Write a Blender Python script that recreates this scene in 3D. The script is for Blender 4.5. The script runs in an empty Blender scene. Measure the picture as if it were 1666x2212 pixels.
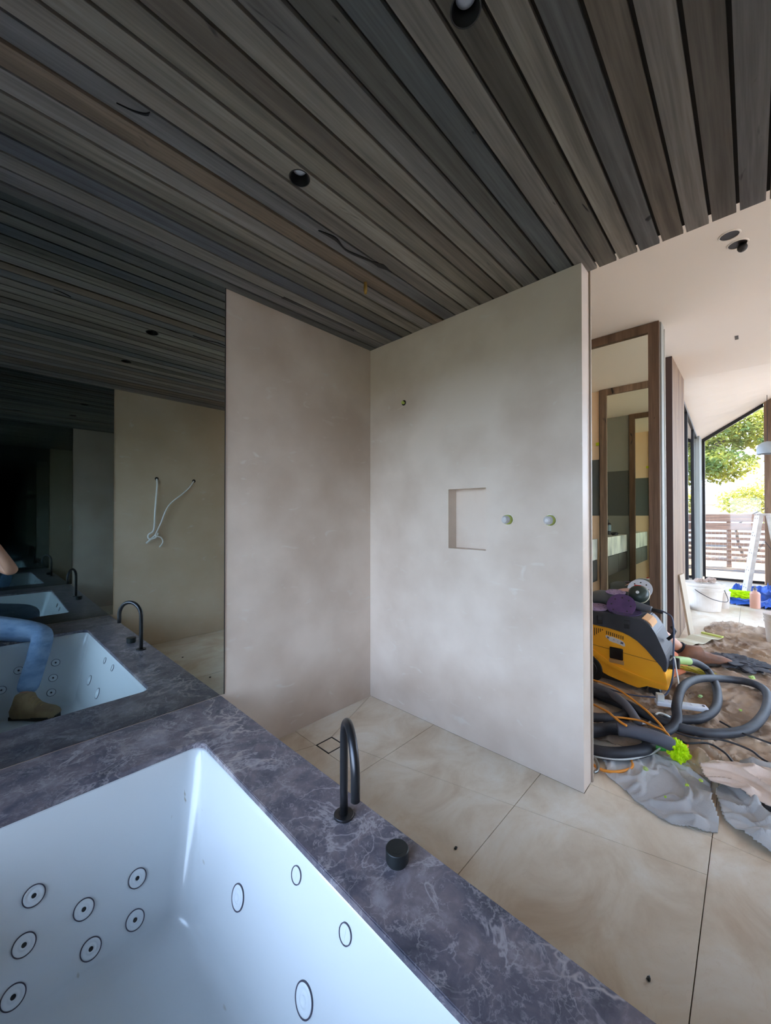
import bpy, bmesh, math, random
from mathutils import Vector, Matrix, noise
R = math.radians
C = bpy.context.scene.collection
rnd = random.Random(7)

# ------------------------------------------------------------------ camera
HC = 1.299
cam_d = bpy.data.cameras.new('camera')
cam_d.sensor_fit = 'HORIZONTAL'; cam_d.sensor_width = 36.0
cam_d.lens = 36.0 * 836.0 / 1666.0
cam_d.clip_start = 0.02; cam_d.clip_end = 200
cam = bpy.data.objects.new('camera', cam_d); C.objects.link(cam)
cam.location = (0, 0, HC)
AZ = 43.47
cam.rotation_euler = (R(90 + 0.55), 0, R(AZ - 90))
bpy.context.scene.camera = cam

# ------------------------------------------------------------------ world, sun, exposure
SC = bpy.context.scene
SC.view_settings.view_transform = 'Standard'
SC.view_settings.look = 'None'
SC.view_settings.gamma = 1.0
SC.view_settings.use_curve_mapping = False
SC.view_settings.exposure = 1.72
SC.cycles.max_bounces = 14
SC.cycles.diffuse_bounces = 7
SC.cycles.glossy_bounces = 10
SC.cycles.transparent_max_bounces = 12
SC.cycles.sample_clamp_indirect = 6.0
SC.cycles.use_denoising = True
W = bpy.data.worlds.new('sky'); SC.world = W; W.use_nodes = True
wn = W.node_tree.nodes; wl = W.node_tree.links; wn.clear()
wo = wn.new('ShaderNodeOutputWorld'); wb = wn.new('ShaderNodeBackground')
tcw = wn.new('ShaderNodeTexCoord'); sx = wn.new('ShaderNodeSeparateXYZ'); rw = wn.new('ShaderNodeValToRGB')
wl.new(tcw.outputs['Generated'], sx.inputs[0]); wl.new(sx.outputs['Z'], rw.inputs[0])
rw.color_ramp.elements[0].position = 0.0; rw.color_ramp.elements[0].color = (0.67, 0.79, 1.0, 1)
rw.color_ramp.elements[1].position = 0.9; rw.color_ramp.elements[1].color = (0.38, 0.58, 1.0, 1)
wl.new(rw.outputs[0], wb.inputs[0]); wb.inputs[1].default_value = 3.2
wl.new(wb.outputs[0], wo.inputs[0])
sun_d = bpy.data.lights.new('sun', 'SUN'); sun_d.energy = 32.0; sun_d.angle = R(0.6); sun_d.color = (1.0, 0.84, 0.62)
sun = bpy.data.objects.new('sun', sun_d); C.objects.link(sun)
sun.rotation_euler = Vector((-0.42, 0.62, -0.60)).to_track_quat('-Z', 'Y').to_euler()
sun.location = (9, -6, 6)

# ------------------------------------------------------------------ helpers
def lin(c):
    out = []
    for v in c:
        v = v / 255.0
        out.append(v / 12.92 if v <= 0.04045 else ((v + 0.055) / 1.055) ** 2.4)
    return tuple(out) + (1.0,)

def mat(name, col, rough=0.5, metal=0.0, col2=None, scale=8.0, bump=0.0, bscale=40.0, spec=0.5, detail=4.0, coat=0.0, stretch=None, trans=0.0):
    m = bpy.data.materials.new(name); m.use_nodes = True
    n = m.node_tree.nodes; l = m.node_tree.links; b = n['Principled BSDF']
    b.inputs['Base Color'].default_value = lin(col)
    b.inputs['Roughness'].default_value = rough
    b.inputs['Metallic'].default_value = metal
    b.inputs['Specular IOR Level'].default_value = spec
    if coat: b.inputs['Coat Weight'].default_value = coat; b.inputs['Coat Roughness'].default_value = 0.05
    if trans: b.inputs['Transmission Weight'].default_value = trans
    if col2 is not None or bump:
        tc = n.new('ShaderNodeTexCoord'); mp = n.new('ShaderNodeMapping')
        l.new(tc.outputs['Object'], mp.inputs[0])
        if stretch: mp.inputs['Scale'].default_value = stretch
    if col2 is not None:
        no = n.new('ShaderNodeTexNoise'); no.inputs['Scale'].default_value = scale; no.inputs['Detail'].default_value = detail
        l.new(mp.outputs[0], no.inputs['Vector'])
        cr = n.new('ShaderNodeValToRGB'); cr.color_ramp.elements[0].position = 0.35; cr.color_ramp.elements[1].position = 0.65
        cr.color_ramp.elements[0].color = lin(col); cr.color_ramp.elements[1].color = lin(col2)
        l.new(no.outputs['Fac'], cr.inputs[0]); l.new(cr.outputs[0], b.inputs['Base Color'])
    if bump:
        nb = n.new('ShaderNodeTexNoise'); nb.inputs['Scale'].default_value = bscale; nb.inputs['Detail'].default_value = 4
        l.new(mp.outputs[0], nb.inputs['Vector'])
        bp = n.new('ShaderNodeBump'); bp.inputs['Strength'].default_value = bump; bp.inputs['Distance'].default_value = 0.01
        l.new(nb.outputs['Fac'], bp.inputs['Height']); l.new(bp.outputs[0], b.inputs['Normal'])
    return m

def tag(o, label=None, cat=None, group=None, kind=None):
    if label: o['label'] = label
    if cat: o['category'] = cat
    if group: o['group'] = group
    if kind: o['kind'] = kind
    return o

def link(name, me, m=None, parent=None, loc=None, rot=None, smooth=False):
    o = bpy.data.objects.new(name, me); C.objects.link(o)
    if m is not None and len(me.materials) == 0: me.materials.append(m)
    if parent is not None: o.parent = parent
    if loc is not None: o.location = loc
    if rot is not None: o.rotation_euler = rot
    if smooth:
        for p in me.polygons: p.use_smooth = True
    return o

def fin(name, bm, m=None, parent=None, loc=None, rot=None, smooth=False):
    bmesh.ops.recalc_face_normals(bm, faces=bm.faces[:])
    me = bpy.data.meshes.new(name); bm.to_mesh(me); bm.free()
    return link(name, me, m, parent, loc, rot, smooth)

def thing(name, label, cat, loc=(0, 0, 0), rz=0.0, group=None):
    o = bpy.data.objects.new(name, None); C.objects.link(o)
    o.location = loc; o.rotation_euler = (0, 0, rz); o.empty_display_size = 0.05
    return tag(o, label, cat, group)

def bx(bm, x0, x1, y0, y1, z0, z1, bev=0.0):
    v = [bm.verts.new(p) for p in ((x0, y0, z0), (x1, y0, z0), (x1, y1, z0), (x0, y1, z0), (x0, y0, z1), (x1, y0, z1), (x1, y1, z1), (x0, y1, z1))]
    fs = [bm.faces.new([v[i] for i in q]) for q in ((0, 3, 2, 1), (4, 5, 6, 7), (0, 1, 5, 4), (1, 2, 6, 5), (2, 3, 7, 6), (3, 0, 4, 7))]
    if bev:
        es = set(e for f in fs for e in f.edges)
        bmesh.ops.bevel(bm, geom=list(es), offset=bev, segments=2, affect='EDGES', profile=0.6)
    return bm

def box(name, a, b, m, parent=None, bev=0.0, loc=None, rot=None):
    bm = bmesh.new(); bx(bm, a[0], b[0], a[1], b[1], a[2], b[2], bev)
    return fin(name, bm, m, parent, loc, rot, smooth=False)

def lathe(bm, prof, seg=32, c=(0, 0, 0), cap=True):
    rings = []
    for r, z in prof:
        rings.append([bm.verts.new((c[0] + r * math.cos(2 * math.pi * i / seg), c[1] + r * math.sin(2 * math.pi * i / seg), c[2] + z)) for i in range(seg)])
    for a, b in zip(rings, rings[1:]):
        for i in range(seg):
            bm.faces.new((a[i], a[(i + 1) % seg], b[(i + 1) % seg], b[i]))
    if cap:
        bm.faces.new(rings[0][::-1]); bm.faces.new(rings[-1])
    return bm

def catmull(pts, n=8, closed=False):
    P = [Vector(p) for p in pts]; out = []
    m = len(P)
    for i in range(m - 1):
        p0 = P[max(i - 1, 0)]; p1 = P[i]; p2 = P[i + 1]; p3 = P[min(i + 2, m - 1)]
        for k in range(n):
            t = k / n
            out.append(0.5 * ((2 * p1) + (-p0 + p2) * t + (2 * p0 - 5 * p1 + 4 * p2 - p3) * t * t + (-p0 + 3 * p1 - 3 * p2 + p3) * t ** 3))
    out.append(P[-1]); return out

def tube(bm, pts, r, seg=10, cap=True):
    pts = [Vector(p) for p in pts]; n = len(pts)
    rr = r if callable(r) else (lambda i, t: r)
    up = Vector((0, 0, 1)); prev = None; rings = []
    for i, p in enumerate(pts):
        t = (pts[min(i + 1, n - 1)] - pts[max(i - 1, 0)]).normalized()
        if prev is None:
            a = t.cross(up)
            if a.length < 1e-3: a = t.cross(Vector((1, 0, 0)))
            a.normalize()
        else:
            a = (prev - t * prev.dot(t)).normalized()
        prev = a; b = t.cross(a)
        q = rr(i, i / max(n - 1, 1))
        rings.append([bm.verts.new(p + (a * math.cos(2 * math.pi * k / seg) + b * math.sin(2 * math.pi * k / seg)) * q) for k in range(seg)])
    for A, B in zip(rings, rings[1:]):
        for k in range(seg): bm.faces.new((A[k], A[(k + 1) % seg], B[(k + 1) % seg], B[k]))
    if cap: bm.faces.new(rings[0][::-1]); bm.faces.new(rings[-1])
    return bm

def cable(name, pts, r, m, label, cat='cable', parent=None, n=8, seg=8, group=None):
    bm = bmesh.new(); tube(bm, catmull(pts, n), r, seg)
    o = fin(name, bm, m, parent, smooth=True)
    if label: tag(o, label, cat, group)
    return o

def prism(bm, poly, h0, h1, axis='z'):
    def P(u, v, h):
        return (u, v, h) if axis == 'z' else ((h, u, v) if axis == 'x' else (u, h, v))
    a = [bm.verts.new(P(u, v, h0)) for u, v in poly]; b = [bm.verts.new(P(u, v, h1)) for u, v in poly]
    bm.faces.new(a); bm.faces.new(b[::-1]); n = len(poly)
    for i in range(n): bm.faces.new((a[i], b[i], b[(i + 1) % n], a[(i + 1) % n]))
    return bm

def text(body, size, m, parent, loc, rot, name='lettering', bold=0.0, depth=0.0006):
    cu = bpy.data.curves.new('t', 'FONT'); cu.body = body; cu.size = size; cu.extrude = depth; cu.offset = bold
    cu.align_x = 'CENTER'; cu.align_y = 'CENTER'
    o = bpy.data.objects.new('t', cu); C.objects.link(o)
    me = bpy.data.meshes.new_from_object(o.evaluated_get(bpy.context.evaluated_depsgraph_get()))
    bpy.data.objects.remove(o); me.materials.clear()
    return link(name, me, m, parent, loc, rot)

def boolean(o, cutters):
    for c in cutters:
        md = o.modifiers.new('b', 'BOOLEAN'); md.operation = 'DIFFERENCE'; md.object = c; md.solver = 'EXACT'
    dg = bpy.context.evaluated_depsgraph_get()
    me = bpy.data.meshes.new_from_object(o.evaluated_get(dg))
    o.modifiers.clear(); o.data = me

def skin(name, verts, edges, m, parent=None, sub=2, root=0):
    me = bpy.data.meshes.new(name); me.from_pydata([v[0] for v in verts], edges, [])
    o = bpy.data.objects.new(name, me); C.objects.link(o)
    md = o.modifiers.new('s', 'SKIN'); md.use_smooth_shade = True
    sv = me.skin_vertices[0].data
    for i, v in enumerate(verts):
        r = v[1]; sv[i].radius = (r, r) if not isinstance(r, tuple) else r
        sv[i].use_root = (i == root)
    s = o.modifiers.new('u', 'SUBSURF'); s.levels = sub; s.render_levels = sub
    dg = bpy.context.evaluated_depsgraph_get(); dg.update()
    nm = bpy.data.meshes.new_from_object(o.evaluated_get(dg)); o.modifiers.clear(); o.data = nm
    nm.materials.clear(); nm.materials.append(m)
    for p in nm.polygons: p.use_smooth = True
    if parent is not None: o.parent = parent
    return o

def blob(name, c, s, m, parent=None, seed=0, amp=0.35, fr=9.0, sub=4, flat=True):
    bm = bmesh.new(); bmesh.ops.create_icosphere(bm, subdivisions=sub, radius=1.0)
    for v in bm.verts:
        d = v.co.copy(); k = abs(noise.noise(d * fr * 0.35 + Vector((seed, 0, 0)))) + 0.5 * abs(noise.noise(d * fr * 0.8 + Vector((0, seed, 0))))
        v.co = d * (1.0 - amp + amp * 2.0 * k)
        v.co = Vector((v.co.x * s[0], v.co.y * s[1], max(v.co.z * s[2], -s[2] * 0.75)))
    zmin = min(v.co.z for v in bm.verts)
    for v in bm.verts: v.co.z -= zmin
    return fin(name, bm, m, parent, loc=c, smooth=not flat)

# ------------------------------------------------------------------ materials
def plaster(name, a, b, rough=0.45):
    m = mat(name, a, rough, 0, b, 1.7, bump=0.06, bscale=14.0, spec=0.35, detail=6)
    n = m.node_tree.nodes; l = m.node_tree.links; bs = n['Principled BSDF']
    src = bs.inputs['Base Color'].links[0].from_socket
    tc = n.new('ShaderNodeTexCoord'); mp = n.new('ShaderNodeMapping'); mp.inputs['Rotation'].default_value = (0.4, 0.5, 0.3); mp.inputs['Scale'].default_value = (3, 3, 7)
    l.new(tc.outputs['Object'], mp.inputs[0])
    v = n.new('ShaderNodeTexNoise'); v.inputs['Scale'].default_value = 2.4; v.inputs['Distortion'].default_value = 1.2; v.inputs['Detail'].default_value = 2
    l.new(mp.outputs[0], v.inputs['Vector'])
    cr = n.new('ShaderNodeValToRGB'); cr.color_ramp.elements[0].position = 0.66; cr.color_ramp.elements[1].position = 0.80
    cr.color_ramp.elements[0].color = (0, 0, 0, 1); cr.color_ramp.elements[1].color = (0.5, 0.5, 0.5, 1)
    l.new(v.outputs['Fac'], cr.inputs[0])
    mx = n.new('ShaderNodeMixRGB'); mx.inputs[2].default_value = lin((226, 222, 214))
    l.new(cr.outputs[0], mx.inputs[0]); l.new(src, mx.inputs[1]); l.new(mx.outputs[0], bs.inputs['Base Color'])
    return m
M_PLASTER = plaster('beige_plaster', (198, 179, 163), (226, 211, 198))
M_PLASTER2 = plaster('warm_plaster', (206, 186, 160), (222, 204, 182))
M_WHITE = mat('white_ceiling_paint', (240, 231, 221), 0.7)
M_PINK = mat('peach_wall', (240, 208, 176), 0.7, 0, (232, 202, 172), 3)
M_GREY = mat('grey_panel', (92, 98, 98), 0.6)
M_BLACKVOID = mat('black_backing', (12, 12, 13), 0.9)

def timber(name, cols, obj_random=True, sc=1.0, dark=(30, 32, 34), axis=0, rough=0.65):
    m = bpy.data.materials.new(name); m.use_nodes = True
    n = m.node_tree.nodes; l = m.node_tree.links; b = n['Principled BSDF']
    b.inputs['Roughness'].default_value = rough; b.inputs['Specular IOR Level'].default_value = 0.3
    tc = n.new('ShaderNodeTexCoord'); oi = n.new('ShaderNodeObjectInfo')
    add = n.new('ShaderNodeVectorMath'); add.operation = 'ADD'
    mul = n.new('ShaderNodeVectorMath'); mul.operation = 'MULTIPLY'; mul.inputs[1].default_value = (17, 23, 31)
    cmb = n.new('ShaderNodeCombineXYZ')
    for i in range(3): l.new(oi.outputs['Random'], cmb.inputs[i])
    l.new(cmb.outputs[0], mul.inputs[0]); l.new(tc.outputs['Object'], add.inputs[0]); l.new(mul.outputs[0], add.inputs[1])
    mp = n.new('ShaderNodeMapping'); s = [14 * sc, 14 * sc, 14 * sc]; s[axis] = 0.9 * sc; mp.inputs['Scale'].default_value = s
    l.new(add.outputs[0], mp.inputs[0])
    no = n.new('ShaderNodeTexNoise'); no.inputs['Scale'].default_value = 1.0; no.inputs['Detail'].default_value = 8; no.inputs['Distortion'].default_value = 0.6
    l.new(mp.outputs[0], no.inputs['Vector'])
    mp2 = n.new('ShaderNodeMapping'); s2 = [120 * sc, 120 * sc, 120 * sc]; s2[axis] = 5 * sc; mp2.inputs['Scale'].default_value = s2
    l.new(add.outputs[0], mp2.inputs[0])
    no2 = n.new('ShaderNodeTexNoise'); no2.inputs['Scale'].default_value = 1.0; no2.inputs['Detail'].default_value = 4
    l.new(mp2.outputs[0], no2.inputs['Vector'])
    cr = n.new('ShaderNodeValToRGB'); cr.color_ramp.interpolation = 'LINEAR'
    e = cr.color_ramp.elements
    e[0].position = 0.0; e[0].color = lin(cols[0]); e[1].position = 1.0; e[1].color = lin(cols[-1])
    for i, c in enumerate(cols[1:-1]):
        q = e.new((i + 1) / (len(cols) - 1)); q.color = lin(c)
    if obj_random: l.new(oi.outputs['Random'], cr.inputs[0])
    else: l.new(no.outputs['Fac'], cr.inputs[0])
    r2 = n.new('ShaderNodeMapRange'); r2.inputs[1].default_value = 0.3; r2.inputs[2].default_value = 0.75; r2.inputs[3].default_value = 0.62; r2.inputs[4].default_value = 1.4
    l.new(no.outputs['Fac'], r2.inputs[0])
    r3 = n.new('ShaderNodeMapRange'); r3.inputs[1].default_value = 0.3; r3.inputs[2].default_value = 0.7; r3.inputs[3].default_value = 0.8; r3.inputs[4].default_value = 1.18
    l.new(no2.outputs['Fac'], r3.inputs[0])
    mm = n.new('ShaderNodeMath'); mm.operation = 'MULTIPLY'; l.new(r2.outputs[0], mm.inputs[0]); l.new(r3.outputs[0], mm.inputs[1])
    vm = n.new('ShaderNodeVectorMath'); vm.operation = 'SCALE'; l.new(cr.outputs[0], vm.inputs[0]); l.new(mm.outputs[0], vm.inputs['Scale'])
    # dark knots and resin streaks
    mp3 = n.new('ShaderNodeMapping'); s3 = [9 * sc, 9 * sc, 9 * sc]; s3[axis] = 2.2 * sc; mp3.inputs['Scale'].default_value = s3
    l.new(add.outputs[0], mp3.inputs[0])
    vo = n.new('ShaderNodeTexNoise'); vo.inputs['Scale'].default_value = 1.0; vo.inputs['Detail'].default_value = 3; vo.inputs['Distortion'].default_value = 2.2
    l.new(mp3.outputs[0], vo.inputs['Vector'])
    kr = n.new('ShaderNodeMapRange'); kr.inputs[1].default_value = 0.70; kr.inputs[2].default_value = 0.76
    l.new(vo.outputs['Fac'], kr.inputs[0])
    mx = n.new('ShaderNodeMixRGB'); mx.inputs[2].default_value = lin(dark); l.new(kr.outputs[0], mx.inputs[0]); l.new(vm.outputs[0], mx.inputs[1])
    # warm tint patches
    l.new(mx.outputs[0], b.inputs['Base Color'])
    bp = n.new('ShaderNodeBump'); bp.inputs['Strength'].default_value = 0.25; bp.inputs['Distance'].default_value = 0.003
    l.new(no2.outputs['Fac'], bp.inputs['Height']); l.new(bp.outputs[0], b.inputs['Normal'])
    return m
M_BOARD = timber('dark_stained_board', [(98, 98, 96), (128, 112, 97), (80, 86, 91), (115, 108, 97), (146, 139, 131), (70, 75, 82), (128, 110, 92), (95, 99, 106), (152, 142, 134), (94, 90, 82)])
M_TRIM = timber('brown_timber', [(104, 82, 66), (126, 102, 84), (112, 90, 72)], axis=2)
M_CLAD = timber('cladding_timber', [(128, 104, 84), (150, 126, 104), (116, 92, 76)], axis=2)

def marble():
    m = bpy.data.materials.new('dark_marble'); m.use_nodes = True
    n = m.node_tree.nodes; l = m.node_tree.links; b = n['Principled BSDF']
    b.inputs['Roughness'].default_value = 0.28; b.inputs['Specular IOR Level'].default_value = 0.5
    tc = n.new('ShaderNodeTexCoord')
    w = n.new('ShaderNodeTexNoise'); w.inputs['Scale'].default_value = 3.0; w.inputs['Detail'].default_value = 5
    l.new(tc.outputs['Object'], w.inputs['Vector'])
    sc = n.new('ShaderNodeVectorMath'); sc.operation = 'SCALE'; sc.inputs['Scale'].default_value = 0.32
    l.new(w.outputs['Color'], sc.inputs[0])
    ad = n.new('ShaderNodeVectorMath'); l.new(tc.outputs['Object'], ad.inputs[0]); l.new(sc.outputs[0], ad.inputs[1])
    base = n.new('ShaderNodeTexNoise'); base.inputs['Scale'].default_value = 7; base.inputs['Detail'].default_value = 8; base.inputs['Roughness'].default_value = 0.65
    l.new(ad.outputs[0], base.inputs['Vector'])
    cr = n.new('ShaderNodeValToRGB'); e = cr.color_ramp.elements
    e[0].position = 0.32; e[0].color = lin((66, 67, 78)); e[1].position = 0.72; e[1].color = lin((154, 147, 154))
    q = e.new(0.45); q.color = lin((94, 90, 101)); q = e.new(0.56); q.color = lin((118, 108, 114))
    l.new(base.outputs['Fac'], cr.inputs[0])
    cur = cr.outputs[0]
    for s, w0, amt, col, dis in ((2.6, 0.020, 0.7, (190, 176, 172), 0.5), (5.5, 0.024, 0.7, (176, 168, 172), 0.7), (12.0, 0.026, 0.6, (168, 160, 162), 0.6), (30.0, 0.035, 0.45, (164, 158, 162), 0.4)):
        v = n.new('ShaderNodeTexNoise'); v.inputs['Scale'].default_value = s; v.inputs['Detail'].default_value = 5; v.inputs['Roughness'].default_value = 0.6; v.inputs['Distortion'].default_value = dis
        off = n.new('ShaderNodeVectorMath'); off.inputs[1].default_value = (s, s * 2, 0); l.new(tc.outputs['Object'], off.inputs[0]); l.new(off.outputs[0], v.inputs['Vector'])
        sb_ = n.new('ShaderNodeMath'); sb_.operation = 'SUBTRACT'; sb_.inputs[1].default_value = 0.5; l.new(v.outputs['Fac'], sb_.inputs[0])
        ab_ = n.new('ShaderNodeMath'); ab_.operation = 'ABSOLUTE'; l.new(sb_.outputs[0], ab_.inputs[0])
        mr = n.new('ShaderNodeMapRange'); mr.interpolation_type = 'SMOOTHSTEP'; mr.inputs[1].default_value = 0.0; mr.inputs[2].default_value = w0; mr.inputs[3].default_value = amt; mr.inputs[4].default_value = 0
        l.new(ab_.outputs[0], mr.inputs[0])
        nn = n.new('ShaderNodeTexNoise'); nn.inputs['Scale'].default_value = s * 0.8; nn.inputs['Detail'].default_value = 4; l.new(tc.outputs['Object'], nn.inputs['Vector'])
        mk = n.new('ShaderNodeMapRange'); mk.inputs[1].default_value = 0.44; mk.inputs[2].default_value = 0.56; l.new(nn.outputs['Fac'], mk.inputs[0])
        ml = n.new('ShaderNodeMath'); ml.operation = 'MULTIPLY'; l.new(mr.outputs[0], ml.inputs[0]); l.new(mk.outputs[0], ml.inputs[1])
        mx = n.new('ShaderNodeMixRGB'); mx.inputs[2].default_value = lin(col); l.new(ml.outputs[0], mx.inputs[0]); l.new(cur, mx.inputs[1]); cur = mx.outputs[0]
    l.new(cur, b.inputs['Base Color'])
    return m
M_MARBLE = marble()

def tile_mat(name, c1, c2, c3):
    m = bpy.data.materials.new(name); m.use_nodes = True
    n = m.node_tree.nodes; l = m.node_tree.links; b = n['Principled BSDF']
    b.inputs['Roughness'].default_value = 0.42; b.inputs['Specular IOR Level'].default_value = 0.4
    tc = n.new('ShaderNodeTexCoord'); mp = n.new('ShaderNodeMapping'); mp.inputs['Rotation'].default_value = (0, 0, 0.5); mp.inputs['Scale'].default_value = (1.3, 1.9, 1)
    l.new(tc.outputs['Object'], mp.inputs[0])
    a = n.new('ShaderNodeTexNoise'); a.inputs['Scale'].default_value = 2.2; a.inputs['Detail'].default_value = 9; a.inputs['Roughness'].default_value = 0.62; a.inputs['Distortion'].default_value = 0.7
    l.new(mp.outputs[0], a.inputs['Vector'])
    cr = n.new('ShaderNodeValToRGB'); e = cr.color_ramp.elements
    e[0].position = 0.3; e[0].color = lin(c3); e[1].position = 0.7; e[1].color = lin(c2); q = e.new(0.5); q.color = lin(c1)
    l.new(a.outputs['Fac'], cr.inputs[0])
    w = n.new('ShaderNodeTexNoise'); w.inputs['Scale'].default_value = 5; w.inputs['Detail'].default_value = 4; w.inputs['Distortion'].default_value = 2.5
    l.new(mp.outputs[0], w.inputs['Vector'])
    s1 = n.new('ShaderNodeMath'); s1.operation = 'SUBTRACT'; s1.inputs[1].default_value = 0.5; l.new(w.outputs['Fac'], s1.inputs[0])
    s2 = n.new('ShaderNodeMath'); s2.operation = 'ABSOLUTE'; l.new(s1.outputs[0], s2.inputs[0])
    mr = n.new('ShaderNodeMapRange'); mr.inputs[1].default_value = 0.0; mr.inputs[2].default_value = 0.014; mr.inputs[3].default_value = 0.22; mr.inputs[4].default_value = 0
    l.new(s2.outputs[0], mr.inputs[0])
    mx = n.new('ShaderNodeMixRGB'); mx.inputs[2].default_value = lin(c3); l.new(mr.outputs[0], mx.inputs[0]); l.new(cr.outputs[0], mx.inputs[1])
    l.new(mx.outputs[0], b.inputs['Base Color'])
    return m
M_TILE = tile_mat('travertine', (222, 207, 186), (234, 226, 213), (202, 181, 156))
M_GROUT = mat('grout', (118, 104, 86), 0.9)
M_TUB = mat('white_acrylic', (218, 223, 226), 0.16, spec=0.5, coat=0.4)
M_GUN = mat('gunmetal', (74, 74, 78), 0.34, 0.85)
M_MIXB = mat('dark_gunmetal', (56, 60, 62), 0.4, 0.7)
M_BLACK = mat('black_plastic', (28, 28, 31), 0.45)
M_JET = mat('jet_plastic', (228, 234, 238), 0.25)
M_RING = mat('jet_gasket', (74, 72, 86), 0.4)
M_BRASS = mat('brass', (176, 140, 76), 0.35, 0.8)
M_GREENCAP = mat('green_cap', (176, 190, 90), 0.5)
M_WRAP = mat('clear_wrap', (206, 204, 206), 0.3)
M_GLASS = bpy.data.materials.new('window_glass'); M_GLASS.use_nodes = True
_n = M_GLASS.node_tree.nodes; _l = M_GLASS.node_tree.links; _n.remove(_n['Principled BSDF'])
_t = _n.new('ShaderNodeBsdfTransparent'); _g = _n.new('ShaderNodeBsdfGlossy'); _g.inputs['Roughness'].default_value = 0.02
_m = _n.new('ShaderNodeMixShader'); _f = _n.new('ShaderNodeFresnel'); _f.inputs[0].default_value = 1.45
_t.inputs[0].default_value = (0.96, 0.98, 0.97, 1)
_l.new(_f.outputs[0], _m.inputs[0]); _l.new(_t.outputs[0], _m.inputs[1]); _l.new(_g.outputs[0], _m.inputs[2]); _l.new(_m.outputs[0], _n['Material Output'].inputs[0])
def mirror_mat(name, col):
    m = bpy.data.materials.new(name); m.use_nodes = True; b = m.node_tree.nodes['Principled BSDF']
    b.inputs['Base Color'].default_value = col; b.inputs['Metallic'].default_value = 1.0; b.inputs['Roughness'].default_value = 0.0
    return m
M_MIRROR = mirror_mat('smoked_mirror', (0.50, 0.56, 0.55, 1))
M_MIRRORB = mirror_mat('dark_smoked_mirror', (0.30, 0.35, 0.35, 1))
M_MIRROR2 = mirror_mat('clear_mirror', (0.93, 0.96, 0.86, 1))
M_FRAME = mat('black_aluminium', (46, 46, 50), 0.4, 0.3)
M_STEELGREY = mat('grey_green_paint', (150, 154, 150), 0.6)

# ------------------------------------------------------------------ room dimensions
YM = 2.012      # mirror / shower wall
YS = -0.37      # opposite wall
XE = 1.962      # shower end wall
XT = 2.06       # where the timber ceiling stops
XW = -0.66      # window wall behind the bath
H = 2.5; H2 = 2.9
DK = 0.368      # top of bath deck

def struct(o): o['kind'] = 'structure'; return o

# floor: slab with separate stone tiles
fl = struct(box('floor', (XW - 0.15, -4.1, -0.16), (10.3, 2.15, -0.012), M_GROUT))
# cut the slab under the bath
cut = box('cut', (XW + 0.02, YS + 0.02, -0.3), (0.84, YM - 0.02, 0.1), M_GROUT)
boolean(fl, [cut]); bpy.data.objects.remove(cut)
struct(box('trim_1', (XW, YS, -0.34), (0.86, YM, -0.30), M_BLACKVOID))

def clip(poly, p, d):
    """split a polygon by the line p + t d, returns (left, right)"""
    L, Rr = [], []
    nx, ny = -d[1], d[0]
    k = math.hypot(nx, ny); nx /= k; ny /= k
    s = [(q[0] - p[0]) * nx + (q[1] - p[1]) * ny for q in poly]
    for i in range(len(poly)):
        a, b = poly[i], poly[(i + 1) % len(poly)]; sa, sb = s[i], s[(i + 1) % len(poly)]
        if sa >= 0: L.append(a)
        if sa <= 0: Rr.append(a)
        if sa * sb < 0:
            t = sa / (sa - sb); c = (a[0] + (b[0] - a[0]) * t, a[1] + (b[1] - a[1]) * t); L.append(c); Rr.append(c)
    return L, Rr
def area(p): return abs(sum(p[i][0] * p[(i + 1) % len(p)][1] - p[(i + 1) % len(p)][0] * p[i][1] for i in range(len(p)))) / 2
def shrink(poly, g):
    cx = sum(p[0] for p in poly) / len(poly); cy = sum(p[1] for p in poly) / len(poly)
    n = len(poly); a = sum(poly[i][0] * poly[(i + 1) % n][1] - poly[(i + 1) % n][0] * poly[i][1] for i in range(n))
    if a < 0: poly = poly[::-1]
    out = []
    for i in range(n):
        p0, p1, p2 = Vector(poly[i - 1]), Vector(poly[i]), Vector(poly[(i + 1) % n])
        e1 = (p1 - p0).normalized(); e2 = (p2 - p1).normalized()
        n1 = Vector((-e1.y, e1.x)); n2 = Vector((-e2.y, e2.x)); b = (n1 + n2)
        if b.length < 1e-4: continue
        b.normalize(); c = max(b.dot(n1), 0.35)
        out.append(tuple(p1 + b * (g / c)))
    return out
def tile(poly, dz=0.0):
    if area(poly) < 0.0008: return
    bm = bmesh.new(); prism(bm, shrink(poly, 0.0014), -0.0119, 0.0 + dz)
    fin('tile', bm, M_TILE, fl)
rowsY = [YM, 1.446, 0.782, 0.126, -0.53, -1.19, -1.85, -2.51, -3.17, -3.83]
drain = (1.385, 1.745); dh = 0.058
fall = [((1.442, 1.806), (1.962 - 1.442, 2.012 - 1.806)), ((1.327, 1.80), (1.237 - 1.327, 1.857 - 1.80)), ((1.328, 1.687), (1.289 - 1.328, 1.549 - 1.687)), ((1.442, 1.687), (1.832 - 1.442, 0.136 - 1.687))]
def rect(x0, x1, y0, y1): return [(x0, y0), (x1, y0), (x1, y1), (x0, y1)]
def halfcuts(polys, origin, d, test):
    out = []
    for P in polys:
        cx = sum(p[0] for p in P) / len(P); 
        a, b = clip(P, origin, d)
        # only cut along the positive ray
        ts = [((q[0] - origin[0]) * d[0] + (q[1] - origin[1]) * d[1]) for q in a if q in b]
        if len(a) > 2 and len(b) > 2 and ts and max(ts) > 1e-6 and min(ts) > -1e-6: out += [a, b]
        else: out.append(P)
    return out
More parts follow.
